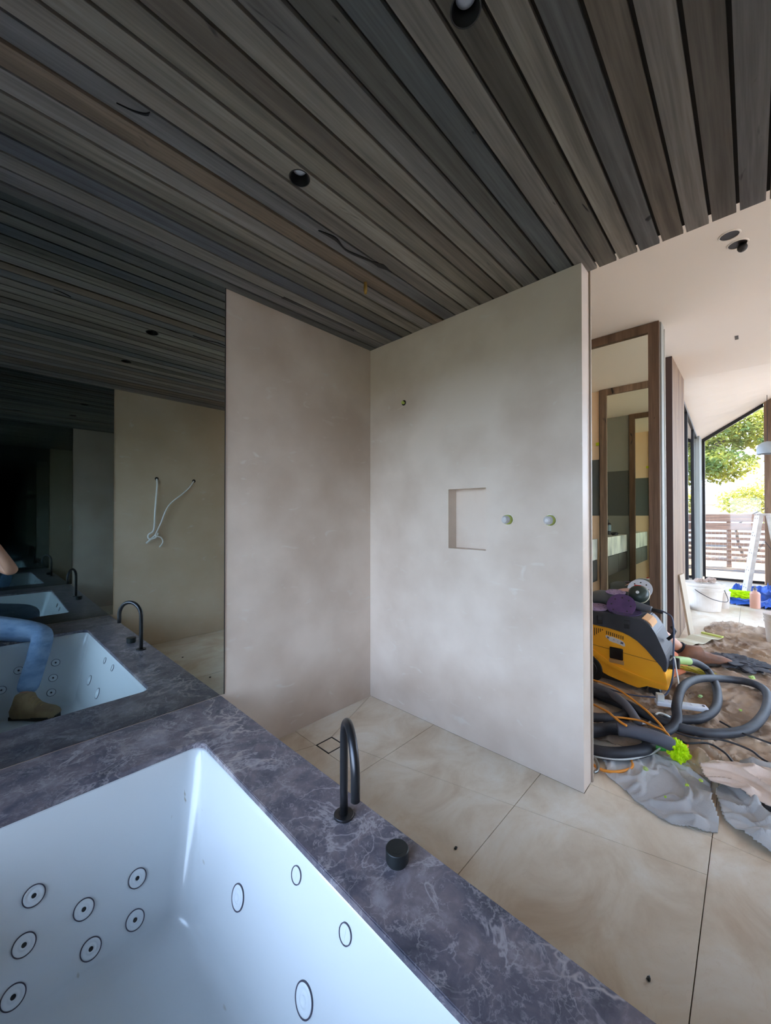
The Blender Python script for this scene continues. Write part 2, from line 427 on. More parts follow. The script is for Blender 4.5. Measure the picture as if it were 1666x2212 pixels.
# shower zone: north row is split round the drain
dx0, dx1, dy0, dy1 = drain[0] - dh, drain[0] + dh, drain[1] - dh, drain[1] + dh
north = [[(0.86, 1.446), (dx0, 1.446), (dx0, dy0), (dx0, dy1), (0.86, 1.95)], [(0.86, 1.95), (dx0, dy1), (dx0 + 0.0, YM), (0.86, YM)],
         [(dx0, dy1), (dx1, dy1), (XE, YM), (dx0, YM)], [(dx1, dy0), (1.50, 1.446), (XE, 1.446), (XE, YM), (dx1, dy1)], [(dx0, dy0), (dx0, 1.446), (1.50, 1.446), (dx1, dy0)]]
for P in north: tile(P)
for j in range(1, 3):
    P = rect(0.86, XE + (0.0 if j < 2 else 0.098), rowsY[j + 1], rowsY[j])
    xa = 1.50 + (1.446 - rowsY[j]) * 0.247; xb = 1.50 + (1.446 - rowsY[j + 1]) * 0.247
    tile([(0.86, rowsY[j + 1]), (xb, rowsY[j + 1]), (xa, rowsY[j]), (0.86, rowsY[j])])
    if j < 2: tile([(xb, rowsY[j + 1]), (XE, rowsY[j + 1]), (XE, rowsY[j]), (xa, rowsY[j])])
    else: tile([(xb, rowsY[j + 1]), (2.052, rowsY[j + 1]), (2.052, 0.579), (XE, 0.579), (XE, rowsY[j]), (xa, rowsY[j])])
tile(rect(0.86, 2.052, YS, 0.126))
# floor tiles through the house
for j in range(1, len(rowsY) - 1):
    y0, y1 = rowsY[j + 1], rowsY[j]
    off = 0.0 if j % 2 else 0.6
    xs = [2.052] + [2.052 + 1.2 * k + 1.2 - off * 1.0 for k in range(0, 8)]
    xs = sorted(set([x for x in xs if 2.052 <= x < 10.25] + [10.27]))
    for a, b in zip(xs, xs[1:]):
        if b - a > 0.05: tile(rect(a, b, y0, y1))
for a, b in ((2.052, 3.25), (3.25, 4.45)): tile(rect(a, b, 1.446, YM))

# floor waste
dr = thing('floor_drain', 'square tile-insert floor drain with a thin black rim in the shower floor', 'drain', (drain[0], drain[1], 0))
bm = bmesh.new()
for a, b in (((-dh, dh), (-dh, -dh + 0.006)), ((-dh, dh), (dh - 0.006, dh)), ((-dh, -dh + 0.006), (-dh, dh)), ((dh - 0.006, dh), (-dh, dh))):
    bx(bm, a[0] + .0005, a[1] - .0005, b[0] + .0005, b[1] - .0005, -0.0119, 0.001)
fin('rim', bm, M_BLACK, dr)
box('tile_insert', (-dh + 0.0085, -dh + 0.0085, -0.0119), (dh - 0.0085, dh - 0.0085, 0.0), M_TILE, dr)

# walls
struct(box('wall_north', (XW - 0.15, YM, -0.14), (2.2, YM + 0.1, H2 + 0.1), M_PLASTER))
struct(box('wall_south', (XW - 0.15, YS - 0.1, -0.14), (2.052, YS, H2 + 0.1), M_PLASTER2))
# east shower wall with recessed niche
ny0, ny1, nz0, nz1, nd = 1.084, 1.335, 1.103, 1.458, 0.085
bm = bmesh.new()
x0, x1 = XE, 2.07; yA, yB = 0.58, YM - 0.0005; zA, zB = 0.0005, H - 0.0005
def quad(bm, pts): return bm.faces.new([bm.verts.new(p) for p in pts])
for (a, b, c, d) in ((yA, ny0, zA, zB), (ny1, yB, zA, zB), (ny0, ny1, zA, nz0), (ny0, ny1, nz1, zB)):
    quad(bm, [(x0, a, c), (x0, b, c), (x0, b, d), (x0, a, d)])
for P in ([(ny0, nz0), (ny1, nz0)], [(ny1, nz0), (ny1, nz1)], [(ny1, nz1), (ny0, nz1)], [(ny0, nz1), (ny0, nz0)]):
    quad(bm, [(x0, P[0][0], P[0][1]), (x0, P[1][0], P[1][1]), (x0 + nd, P[1][0], P[1][1]), (x0 + nd, P[0][0], P[0][1])])
quad(bm, [(x0 + nd, ny0, nz0), (x0 + nd, ny1, nz0), (x0 + nd, ny1, nz1), (x0 + nd, ny0, nz1)])
quad(bm, [(x1, yA, zA), (x1, yB, zA), (x1, yB, zB), (x1, yA, zB)])
quad(bm, [(x0, yA, zA), (x1, yA, zA), (x1, yA, zB), (x0, yA, zB)])
quad(bm, [(x0, yB, zA), (x1, yB, zA), (x1, yB, zB), (x0, yB, zB)])
quad(bm, [(x0, yA, zB), (x1, yA, zB), (x1, yB, zB), (x0, yB, zB)])
bmesh.ops.remove_doubles(bm, verts=bm.verts[:], dist=1e-5)
struct(fin('wall_east', bm, M_PLASTER))
# metal jamb strip on the end of the wall
struct(box('trim_2', (2.0705, 0.572, 0.0005), (2.084, 0.60, H2), mat('jamb_paint', (172, 156, 140), 0.5)))
# bulkhead above the timber ceiling edge
struct(box('trim_3', (XT - 0.03, YS, H + 0.045), (XT - 0.005, YM, H2 + 0.1), M_WHITE))

# window wall behind the bath with a big opening
ww = struct(box('wall_west', (XW - 0.15, YS - 0.1, -0.14), (XW, YM + 0.1, H2 + 0.1), M_PLASTER2))
cut = box('cut', (XW - 0.3, YS + 0.06, 0.40), (XW + 0.1, YM - 0.06, 2.06), M_PLASTER2); boolean(ww, [cut]); bpy.data.objects.remove(cut)
w1 = struct(thing('window_1', None, None, (XW - 0.06, 0.82, 0.40)))
bm = bmesh.new(); ya, yb = -1.125, 1.125
bx(bm, -.03, .03, ya, yb, 0.0005, 0.05); bx(bm, -.03, .03, ya, yb, 1.61, 1.6595); bx(bm, -.03, .03, ya, ya + .05, 0.05, 1.61); bx(bm, -.03, .03, yb - .05, yb, 0.05, 1.61)
fin('window_frame', bm, M_FRAME, w1)
box('pane', (-.004, ya + .045, .045), (.004, yb - .045, 1.615), M_GLASS, w1)

struct(box('roof', (XW - 0.3, YS - 0.3, H2 + 0.101), (XT + 0.05, YM + 0.3, H2 + 0.16), M_BLACKVOID))  # unseen slab, added to stop sky light leaking through the ceiling slot
# ------------------------------------------------------------------ ceiling of boards
ce = struct(box('ceiling', (XW, YS, H + 0.0145), (XT - 0.032, YM, H + 0.045), mat('stained_groove', (52, 46, 42), 0.9)))
pitch = 0.0835; gap = 0.0105
downl = [(0.781, 1.162), (0.789, 0.486)]
cutters = []
for (x, y) in downl:
    bm = bmesh.new(); bmesh.ops.create_cone(bm, cap_ends=True, segments=40, radius1=0.037, radius2=0.037, depth=0.2)
    cutters.append(fin('cut', bm, M_BLACK, loc=(x, y, H)))
y = 0.0325 - 0.0835 * 5 + 0.003
slotc = box('cut', (1.147, 1.855, H - 0.1), (1.686, 1.882, H + 0.1), M_BLACK)
ys = []
k = -5
yy = 0.0325 + gap / 2 - pitch * 5
nb = 0
while yy < YM - 0.002:
    a, b = max(yy, YS + 0.001), min(yy + pitch - gap, YM - 0.001)
    if b - a > 0.008:
        dz = rnd.uniform(-0.0015, 0.0015)
        parts = [(XW, XT)]
        for (xa, xb) in parts:
            bm = bmesh.new(); bx(bm, xa, xb, a, b, H + dz, H + 0.014, 0.0012)
            o = fin('board', bm, M_BOARD, ce)
            cs = [c for c, (cx, cy) in zip(cutters, downl) if a - 0.04 < cy < b + 0.04 and xa - .04 < cx < xb + .04]
            if b > 1.85 and a < 1.885 and xb > 1.14 and xa < 1.7: cs.append(slotc)
            if cs: boolean(o, cs)
        nb += 1
    yy += pitch
boolean(ce, cutters + [slotc])
for c in cutters + [slotc]: bpy.data.objects.remove(c)
# recessed downlights
M_LENS = mat('downlight_lens', (240, 244, 250), 0.25)
for i, (x, y) in enumerate(downl):
    t = thing('downlight', ['round black recessed downlight nearest the top edge of the picture, above the bath mixer', 'round black recessed downlight in the dark board ceiling above the bath spout'][1 - i], 'light', (x, y, H), group='recessed downlights in the board ceiling')
    bm = bmesh.new(); lathe(bm, [(0.0368, -0.001), (0.0368, 0.075), (0.0, 0.075)], 40, cap=False)
    lathe(bm, [(0.0335, -0.001), (0.024, 0.05)], 40, cap=False); 
    for i2 in range(40):
        pass
    lathe(bm, [(0.0335, -0.001), (0.0368, -0.001)], 40, cap=False)
    fin('housing', bm, M_BLACK, t, smooth=True)
    bm = bmesh.new(); lathe(bm, [(0.0, 0.026), (0.012, 0.0265), (0.0235, 0.030), (0.0235, 0.036), (0, 0.036)], 32, cap=False); fin('lens', bm, M_LENS, t, smooth=True)

# dark resin veins in two boards, seen as glossy black gum lines
M_GUM = mat('black_resin', (16, 15, 20), 0.35)
def gum(pts, ws, label):
    bm = bmesh.new(); P = catmull([(p[0], p[1], H - 0.0022) for p in pts], 6); n = len(P); up = []; dn = []
    for i, p in enumerate(P):
        t = i / (n - 1) * (len(ws) - 1); j = min(int(t), len(ws) - 2); w = ws[j] + (ws[j + 1] - ws[j]) * (t - j)
        up.append((p.x, p.y + w)); dn.append((p.x, p.y - w))
    prism(bm, up + dn[::-1], H - 0.0022, H + 0.002)
    o = fin('resin_vein', bm, M_GUM, ce); return o
gum([(0.98, 1.318), (1.06, 1.305), (1.14, 1.325), (1.24, 1.305), (1.31, 1.29), (1.36, 1.283), (1.40, 1.285)], [0.0015, 0.009, 0.003, 0.007, 0.004, 0.017, 0.006, 0.0015], '')
gum([(0.27, 1.335), (0.31, 1.325), (0.335, 1.312), (0.345, 1.30)], [0.0006, 0.002, 0.004, 0.008], '')

# brass pipe stub for the ceiling rose
t = thing('shower_rose_pipe', 'short brass pipe stub poking out of the board ceiling over the shower', 'pipe', (1.367, 1.438, H))
bm = bmesh.new(); lathe(bm, [(0.009, 0.02), (0.009, -0.045), (0.0075, -0.047), (0.0075, -0.058), (0.005, -0.058), (0.005, -0.04)], 20, cap=False); fin('pipe', bm, M_BRASS, t, smooth=True)
bm = bmesh.new()
for q in range(4): lathe(bm, [(0.0095, -0.020 - q * .007), (0.0102, -0.022 - q * .007), (0.0095, -0.024 - q * .007)], 20, cap=False)
fin('thread', bm, M_BRASS, t, smooth=True)

# ------------------------------------------------------------------ smoked mirrors
t = thing('wall_mirror', 'large smoked mirror covering the wall behind the bath deck', 'mirror', (XW, YM, DK))
box('mirror_glass', (0.002, -0.0045, 0.001), (0.891 - XW, -0.001, H - DK - 0.002), M_MIRROR, t)
box('edge_seal', (0.891 - XW, -0.006, 0.001), (0.895 - XW, -0.0005, H - DK - 0.002), M_BLACK, t)
t = thing('wall_mirror', 'second smoked mirror facing the first across the bath, seen only in reflection', 'mirror', (XW, YS, DK))
box('mirror_glass', (0.002, 0.001, 0.001), (0.885 - XW, 0.0045, H - DK - 0.002), M_MIRRORB, t)

# ------------------------------------------------------------------ bath deck
def rrect(x0, x1, y0, y1, r, n=6):
    out = []
    for cx, cy, a0 in ((x1 - r, y1 - r, 0), (x0 + r, y1 - r, 90), (x0 + r, y0 + r, 180), (x1 - r, y0 + r, 270)):
        for i in range(n + 1):
            a = R(a0 + 90 * i / n); out.append((cx + r * math.cos(a), cy + r * math.sin(a)))
    return out
DXO = 0.876
CUT = (-0.23, 0.646, 0.042, 1.668)
outer = []
inner = rrect(CUT[0], CUT[1], CUT[2], CUT[3], 0.052, 8)
# tiny skew of the front edges, as built
inner = [(x - (0.022 * (CUT[3] - y) / 1.6 if x > 0.2 else 0), y) for x, y in inner]
def deck_piece():
    bm = bmesh.new()
    ow = [(DXO - 0.012, YS + 0.0005), (DXO, YM - 0.0065), (XW + 0.0005, YM - 0.0065), (XW + 0.0005, YS + 0.0005)]
    # outer loop matched to inner by quadrant
    q = len(inner) // 4
    top = DK; bot = DK - 0.02
    def ring(z, pts): return [bm.verts.new((p[0], p[1], z)) for p in pts]
    it, ib = ring(top, inner), ring(bot, inner)
    corners = [(DXO, YM - 0.0065), (XW + 0.0005, YM - 0.0065), (XW + 0.0005, YS + 0.0055), (DXO - 0.014, YS + 0.0055)]
    ct, cb = ring(top, corners), ring(bot, corners)
    n = len(inner)
    for c, cc in ((it, ct), (ib, cb)):
        for k in range(4):
            for i in range(q - 1): bm.faces.new((c[k * q + i], c[k * q + i + 1], cc[k]))
            a = c[k * q + q - 1]; b = c[((k + 1) * q) % n]
            bm.faces.new((a, b, cc[(k + 1) % 4], cc[k]))
    for i in range(n): bm.faces.new((it[i], ib[i], ib[(i + 1) % n], it[(i + 1) % n]))
    for i in range(4): bm.faces.new((ct[i], ct[(i + 1) % 4], cb[(i + 1) % 4], cb[i]))
    bmesh.ops.recalc_face_normals(bm, faces=bm.faces[:])
    rim = [e for e in bm.edges if all(abs(v.co.z - top) < 1e-6 for v in e.verts) and any(abs(f.normal.z) < 0.1 for f in e.link_faces)]
    bmesh.ops.bevel(bm, geom=rim, offset=0.0025, segments=2, affect='EDGES')
    return bm
deck = thing('bath_surround', 'dark grey veined marble deck framing the sunken bath', 'bath surround', (0, 0, 0))
fin('deck_slab', deck_piece(), M_MARBLE, deck)
bm = bmesh.new(); bx(bm, 0.842, 0.860, YS + 0.001, YM - 0.001, 0.0012, DK - 0.0202); fin('front_panel', bm, M_MARBLE, deck)

# ------------------------------------------------------------------ bath tub
tub = thing('bathtub', 'white acrylic spa bath set under the marble deck, with dusty scratches', 'bathtub', (0, 0, 0))
ZT = DK - 0.0205
def tub_ring(t, r, grow=0.0):
    # t=0 rim, t=1 floor level
    x0 = -0.235 + t * 0.145; x1 = 0.640 - t * 0.140; y0 = 0.047 + t * 0.243; y1 = 1.661 - t * 0.241
    return rrect(x0 - grow, x1 + grow, y0 - grow, y1 + grow, r, 6)
bm = bmesh.new(); rings = []
def addring(pts, z): rings.append([bm.verts.new((p[0], p[1], z)) for p in pts])
addring(rrect(-0.27, 0.68, 0.01, 1.70, 0.06, 6), ZT)
addring(tub_ring(0, 0.058, 0.004), ZT)
zf = -0.10; fil = 0.055
for t in (0.0, 0.05, 0.25, 0.5, 0.75): addring(tub_ring(t, 0.055 + 0.02 * t), ZT - 0.003 - t * (ZT - zf - 0.003))
for a in (0, 18, 36, 54, 72, 90):
    a = R(a); tt = 0.86
    ins = fil * (1 - math.cos(a)); dz = fil * math.sin(a)
    pts = tub_ring(tt + 0.0 * a, max(0.075 - ins * 0.2, 0.03), -ins * 1.0)
    addring(pts, ZT - 0.003 - tt * (ZT - zf - 0.003) - dz * ((1 - tt) * (ZT - zf - 0.003)) / fil)
for A, B in zip(rings, rings[1:]):
    n = len(A)
    for i in range(n): bm.faces.new((A[i], A[(i + 1) % n], B[(i + 1) % n], B[i]))
cv = bm.verts.new((0.2, 0.85, zf - 0.006))
L = rings[-1]
for i in range(len(L)): bm.faces.new((L[i], L[(i + 1) % len(L)], cv))
sh = fin('tub_shell', bm, M_TUB, tub, smooth=True)
md = sh.modifiers.new('thick', 'SOLIDIFY'); md.thickness = 0.006; md.offset = -1 
def dress_tub():
    m = M_TUB; n = m.node_tree.nodes; l = m.node_tree.links; b = n['Principled BSDF']
    tc = n.new('ShaderNodeTexCoord'); mp = n.new('ShaderNodeMapping'); mp.inputs['Scale'].default_value = (60, 9, 20); mp.inputs['Rotation'].default_value = (0, 0, 0.7)
    l.new(tc.outputs['Object'], mp.inputs[0])
    no = n.new('ShaderNodeTexNoise'); no.inputs['Scale'].default_value = 1; no.inputs['Detail'].default_value = 2; l.new(mp.outputs[0], no.inputs['Vector'])
    mr = n.new('ShaderNodeMapRange'); mr.inputs[1].default_value = 0.73; mr.inputs[2].default_value = 0.80; l.new(no.outputs['Fac'], mr.inputs[0])
    big = n.new('ShaderNodeTexNoise'); big.inputs['Scale'].default_value = 2.0; l.new(tc.outputs['Object'], big.inputs['Vector'])
    mb = n.new('ShaderNodeMapRange'); mb.inputs[1].default_value = 0.5; mb.inputs[2].default_value = 0.6; l.new(big.outputs['Fac'], mb.inputs[0])
    mm = n.new('ShaderNodeMath'); mm.operation = 'MULTIPLY'; l.new(mr.outputs[0], mm.inputs[0]); l.new(mb.outputs[0], mm.inputs[1])
    mx = n.new('ShaderNodeMixRGB'); mx.inputs[1].default_value = lin((218, 223, 226)); mx.inputs[2].default_value = lin((176, 170, 156))
    l.new(mm.outputs[0], mx.inputs[0]); l.new(mx.outputs[0], b.inputs['Base Color'])
dress_tub()
def jet(p, nrm, r, big=False, slot=False):
    nrm = Vector(nrm).normalized(); q = nrm.to_track_quat('Z', 'Y').to_euler()
    bm = bmesh.new(); lathe(bm, [(r * 0.90, -0.001), (r * 0.90, 0.0022), (r, 0.0022), (r * 1.0, -0.001)], 40, cap=False)
    j = fin('jet', bm, M_RING, tub, loc=p, rot=q, smooth=False)
    bm = bmesh.new()
    if slot: lathe(bm, [(0.0, 0.0012), (r * 0.7, 0.0016), (r * 0.88, 0.001)], 32, cap=False)
    else: lathe(bm, [(r * 0.22, 0.0016), (r * 0.32, 0.0042), (r * 0.42, 0.0018), (r * 0.6, 0.0012), (r * 0.78, 0.004), (r * 0.90, 0.0015)], 32, cap=False)
    fin('face', bm, M_JET if not slot else M_TUB, j, smooth=True)
    bm = bmesh.new()
    if slot: bx(bm, -0.0008, 0.0008, -r * .85, r * .85, 0.001, 0.0022)
    else: lathe(bm, [(0.0, 0.0008), (r * 0.14, 0.0012), (r * 0.22, 0.0018)], 20, cap=False)
    fin('nozzle', bm, M_BLACK if not (big or slot) else M_JET, j)
ke = 0.241 / (ZT - zf); ks = 0.140 / (ZT - zf)
for x, z in ((0.38, 0.076), (0.362, -0.015), (0.236, 0.077), (0.246, -0.015), (0.124, 0.166), (0.100, 0.076), (0.076, -0.010)):
    yv = 1.661 - (ZT - z) * ke; jet((x, yv - 0.0004, z), (0, -1, ke), 0.027)
for x, z in ((0.42, 0.175), (0.40, 0.08), (0.385, -0.01), (0.214, 0.175), (0.124, 0.078), (0.03, 0.0)):
    yv = 0.047 + (ZT - z) * ke; jet((x, yv + 0.0004, z), (0, 1, ke), 0.027)
for yv, z, r, b, s in ((1.169, 0.112, 0.034, True, False), (0.811, 0.104, 0.034, True, False), (0.53, 0.11, 0.034, True, False), (0.934, 0.292, 0.0215, False, True), (0.722, 0.286, 0.0215, False, True)):
    xv = 0.640 - (ZT - z) * ks; jet((xv - 0.0004, yv, z), (-1, 0, ks), r, b, s)

# ------------------------------------------------------------------ bath spout and mixer
sp = thing('bath_spout', 'gunmetal gooseneck spout standing on the marble deck', 'tap', (0.789, 0.926, DK), R(-121))
bm = bmesh.new(); lathe(bm, [(0.031, 0.0002), (0.031, 0.0065), (0.0295, 0.008), (0.0, 0.008)], 40, cap=False); fin('base_flange', bm, M_GUN, sp, smooth=False)
rr_ = 0.092; pts = [(0, 0, 0.006), (0, 0, 0.08), (0, 0, 0.16), (0, 0, 0.225)]
pts += [(rr_ - rr_ * math.cos(R(a)), 0, 0.232 + rr_ * math.sin(R(a))) for a in range(6, 181, 6)]
pts += [(2 * rr_, 0, 0.21), (2 * rr_, 0, 0.175)]
bm = bmesh.new(); tube(bm, pts, 0.0125, 20); fin('gooseneck', bm, M_GUN, sp, smooth=True)
mx_ = thing('bath_mixer', 'round dark gunmetal mixer knob on the marble deck beside the spout', 'tap', (0.784, 0.700, DK))
bm = bmesh.new(); lathe(bm, [(0.027, 0.0002), (0.027, 0.006), (0.0305, 0.0065), (0.031, 0.008), (0.031, 0.036), (0.0295, 0.0375), (0.0, 0.0375)], 44, cap=False); fin('knob', bm, M_MIXB, mx_)
bm = bmesh.new(); lathe(bm, [(0.0, 0.0378), (0.021, 0.0378), (0.021, 0.0382), (0, 0.0382)], 30, cap=False); fin('cap', bm, M_MIXB, mx_)
bm = bmesh.new(); lathe(bm, [(0.0275, 0.0062), (0.0315, 0.0062)], 44, cap=False); bm.free()

# ------------------------------------------------------------------ shower rough-ins
XF = XE
for i, (y, z, lab) in enumerate(((0.950, 1.278, 'rough-in mixer body with green cap, the one nearer the niche'), (0.728, 1.276, 'rough-in mixer body with green cap, the one nearer the wall end'))):
    t = thing('mixer_rough_in', lab, 'plumbing fitting', (XF, y, z), group='capped mixer bodies in the shower wall')
    bm = bmesh.new(); lathe(bm, [(0.0255, 0.0005), (0.0255, 0.022), (0.022, 0.024), (0.0, 0.024)], 12, cap=False)
    bmesh.ops.rotate(bm, verts=bm.verts[:], cent=(0, 0, 0), matrix=Matrix.Rotation(R(-90), 3, 'Y')); fin('green_cap', bm, M_GREENCAP, t)
    bm = bmesh.new(); lathe(bm, [(0.021, 0.022), (0.0225, 0.030), (0.019, 0.034), (0.021, 0.040), (0.015, 0.047), (0.016, 0.052), (0.008, 0.056), (0.0, 0.056)], 11, cap=False)
    for v in bm.verts: v.co.x += rnd.uniform(-1, 1) * 0.0012; v.co.y += rnd.uniform(-1, 1) * 0.0012
    bmesh.ops.rotate(bm, verts=bm.verts[:], cent=(0, 0, 0), matrix=Matrix.Rotation(R(-90), 3, 'Y')); fin('plastic_wrap', bm, M_WRAP, t)
    bm = bmesh.new()
    lathe(bm, [(0.028, 0.0004), (0.031, 0.0012), (0.0265, 0.003)], 14, cap=False)
    bmesh.ops.rotate(bm, verts=bm.verts[:], cent=(0, 0, 0), matrix=Matrix.Rotation(R(-90), 3, 'Y')); fin('plaster_ring', bm, M_WHITE, t)
t = thing('shower_outlet', 'small green-capped water outlet high on the shower wall', 'plumbing fitting', (XF, 1.689, 2.055))
bm = bmesh.new(); lathe(bm, [(0.018, 0.0005), (0.018, 0.002), (0.0, 0.0022)], 16, cap=False); bmesh.ops.rotate(bm, verts=bm.verts[:], cent=(0, 0, 0), matrix=Matrix.Rotation(R(-90), 3, 'Y')); fin('hole', bm, M_BLACK, t)
bm = bmesh.new(); lathe(bm, [(0.011, 0.0022), (0.011, 0.016), (0.008, 0.018), (0.0, 0.018)], 8, cap=False); bmesh.ops.rotate(bm, verts=bm.verts[:], cent=(0, 0, 0), matrix=Matrix.Rotation(R(-90), 3, 'Y')); fin('plug', bm, M_GREENCAP, t)

# cords hanging on the opposite wall (seen in the mirror)
M_CORD = mat('white_cord', (244, 246, 246), 0.5)
t = thing('wall_cable', 'knotted white cables hanging from two holes in the opposite wall', 'cable', (1.23, YS, 1.1))
cable('cable_strand', [(0.02, 0.002, 0.572), (0.018, 0.02, 0.5), (0.0, 0.025, 0.25), (-0.012, 0.03, 0.06), (-0.06, 0.035, 0.01), (-0.055, 0.04, -0.03), (0.0, 0.045, -0.02), (0.02, 0.03, 0.02), (-0.08, 0.03, -0.075)], 0.008, M_CORD, None, parent=t)
cable('cable_strand', [(0.378, 0.002, 0.572), (0.33, 0.012, 0.50), (0.26, 0.02, 0.43), (0.12, 0.035, 0.30), (0.05, 0.03, 0.12), (0.02, 0.03, 0.05), (0.0, 0.045, 0.0), (0.05, 0.04, -0.02), (0.07, 0.03, -0.07), (0.04, 0.03, -0.12)], 0.0065, M_CORD, None, parent=t)
bm = bmesh.new()
for hx in (0.02, 0.38):
    bm = bmesh.new(); m0 = 0; lathe(bm, [(0.0, 0.0015), (0.018, 0.0012), (0.018, 0.0)], 14, cap=False); bm.verts.ensure_lookup_table()
    vs = bm.verts[m0:]; bmesh.ops.rotate(bm, verts=vs, cent=(0, 0, 0), matrix=Matrix.Rotation(R(-90), 3, 'X')); bmesh.ops.translate(bm, verts=vs, vec=(hx, 0, 0.574))
    fin('wall_hole', bm, M_BLACK, t)


# ================================================================== the rest of the house
def adopt(t, *parts):
    inv = t.matrix_basis.inverted()
    for p in parts: p.parent = t; p.matrix_parent_inverse = inv
    return t
def poly_obj(name, polys, m, parent=None):
    bm = bmesh.new()
    for P in polys: quad(bm, P)
    return fin(name, bm, m, parent)
# white ceiling: flat part, then the raked part up to the garden window
bm = bmesh.new()
XR = 5.72
gx = [XT - 0.005, 3.0, 4.2, XR]
quad(bm, [(XT - 0.005, -4.1, H2), (XR, -4.1, H2), (XR, 2.1, H2), (XT - 0.005, 2.1, H2)])
quad(bm, [(XT - 0.005, -4.1, H2 + .1), (XR, -4.1, H2 + .1), (XR, 2.1, H2 + .1), (XT - 0.005, 2.1, H2 + .1)])
struct(fin('ceiling', bm, M_WHITE))
bm = bmesh.new()
def zr(y): return 2.869 + (0.757 - y) * (3.446 - 2.869) / 0.927 if y > -0.5 else 2.869 + (0.757 + 0.5) * 0.6224
for off in (0, 0.1):
    Y = [0.95, 0.757, 0.45, 0.15, -0.17, -0.5, -4.1]
    for a, b in zip(Y, Y[1:]):
        for i in range(8):
            t0, t1 = i / 8, (i + 1) / 8
            def zz(y, t): return H2 + (zr(y) - H2) * t + off
            xa, xb = XR + (10.3 - XR) * t0, XR + (10.3 - XR) * t1
            quad(bm, [(xa, a, zz(a, t0)), (xb, a, zz(a, t1)), (xb, b, zz(b, t1)), (xa, b, zz(b, t0))])
bmesh.ops.remove_doubles(bm, verts=bm.verts[:], dist=1e-4)
struct(fin('ceiling', bm, M_WHITE))

# partitions either side of the vanity nook
struct(box('wall_partition', (3.872, 0.535, 0.0005), (4.0, YM, H2), M_STEELGREY))
struct(box('trim_4', (3.996, 0.527, 0.0005), (4.006, 0.5345, H2 - .02), mat('white_edge', (226, 222, 214), 0.5)))
struct(box('wall_partition', (2.085, 0.63, 0.0005), (2.20, YM, H2), M_PINK))
struct(box('wall_nook', (2.2005, YM - 0.03, 0.0005), (3.8715, YM - 0.0005, H2), M_PINK))
struct(box('wall_hall', (4.0005, YM - 0.03, 0.0005), (4.779, YM - 0.0005, H2), M_WHITE))
pn = struct(box('trim_5', (2.2005, 1.425, 1.30), (2.206, YM - 0.031, 2.02), M_GREY))
pn = struct(box('trim_6', (2.207, YM - 0.036, 1.30), (3.871, YM - 0.0305, 2.02), M_GREY))
pn = struct(box('trim_7', (3.866, 1.425, 1.30), (3.8715, YM - 0.037, 2.02), M_GREY))

def framed(label, x, face, y0, y1, z0, z1, w=0.075):
    """full-height mirror in a timber frame; face = -1 looks to -x"""
    t = thing('framed_mirror', label, 'mirror', (x, (y0 + y1) / 2, z0))
    hw = (y1 - y0) / 2; hh = z1 - z0; d = 0.045 * face
    def b(name, a, c, m, p=t):
        lo = [min(a[i], c[i]) for i in range(3)]; hi = [max(a[i], c[i]) for i in range(3)]
        return box(name, lo, hi, m, p, 0.0)
    b('frame_stile', (0, -hw, 0), (d, -hw + w, hh), M_TRIM); b('frame_stile', (0, hw - w, 0), (d, hw, hh), M_TRIM)
    b('frame_rail', (0, -hw + w, hh - w), (d, hw - w, hh), M_TRIM); b('frame_rail', (0, -hw + w, 0), (d, hw - w, w), M_TRIM)
    b('mirror_glass', (d * 0.3, -hw + w + .0005, w + .0005), (d * 0.5, hw - w - .0005, hh - w - .0005), M_MIRROR2)
    b('black_edge', (0, hw, 0), (d * .6, hw + 0.012, hh), M_BLACK)
    return t
framed('tall timber-framed mirror standing behind the yellow dust extractor', 3.8715, -1, 0.545, 1.405, 0.001, H2 - 0.002)
framed('tall timber-framed mirror facing the first one, seen only in its reflection', 2.2005, 1, 0.64, 1.405, 0.001, H2 - 0.002)
for nm_, (y_, z_) in (('lime tape flag stuck high on the mirror nook wall', (1.438, 2.22)),):
    t = thing('tape_flag', nm_, 'tape', (2.2065, y_, z_)); box('tape', (0, -.02, -.02), (.012, .02, .02), mat('lime_tape', (206, 220, 30), .6), t)
# vanity
M_PALE = mat('pale_marble', (234, 230, 218), 0.35, 0, (158, 158, 150), 5, stretch=(1, 1, 0.4), detail=8)
M_DRAW = mat('dark_drawer', (72, 68, 62), 0.5)
vb = thing('vanity', 'pale marble vanity with dark drawers in the mirrored nook', 'vanity', (2.21, 1.445, 0.46))
box('benchtop', (0, 0, 0.28), (1.655, 0.53, 0.54), M_PALE, vb)
box('drawer_box', (0, 0.02, 0.0), (1.655, 0.53, 0.279), M_DRAW, vb)
for i in range(3): box('drawer_front', (0.004 + i * 0.552, 0.004, 0.006), (0.547 + i * 0.552, 0.0195, 0.268), M_DRAW, vb)
def bottle(x, y, z, r, h, m, lab, capm, nm='pump_bottle'):
    t = thing(nm, lab, 'bottle', (x, y, z))
    bm = bmesh.new(); lathe(bm, [(r * .92, 0.0), (r, 0.006), (r, h * .66), (r * .8, h * .73), (r * .36, h * .77), (r * .36, h * .82)], 24); fin('body', bm, m, t, smooth=False)
    bm = bmesh.new(); lathe(bm, [(r * .42, h * .82), (r * .42, h * .9), (r * .16, h * .91), (r * .16, h)], 16); bx(bm, -r * .9, r * .2, -r * .14, r * .14, h * .96, h * 1.01); fin('pump', bm, capm, t)
    return t
M_LABEL = mat('bottle_label', (120, 138, 150), 0.5)
b1 = bottle(3.33, 1.70, 1.0005, 0.045, 0.26, M_BLACK, 'black pump bottle on the pale vanity top, reflected in the tall mirror', M_BLACK)
bm = bmesh.new(); lathe(bm, [(0.0455, 0.05), (0.0455, 0.12)], 24, cap=False); fin('label_band', bm, M_LABEL, b1)
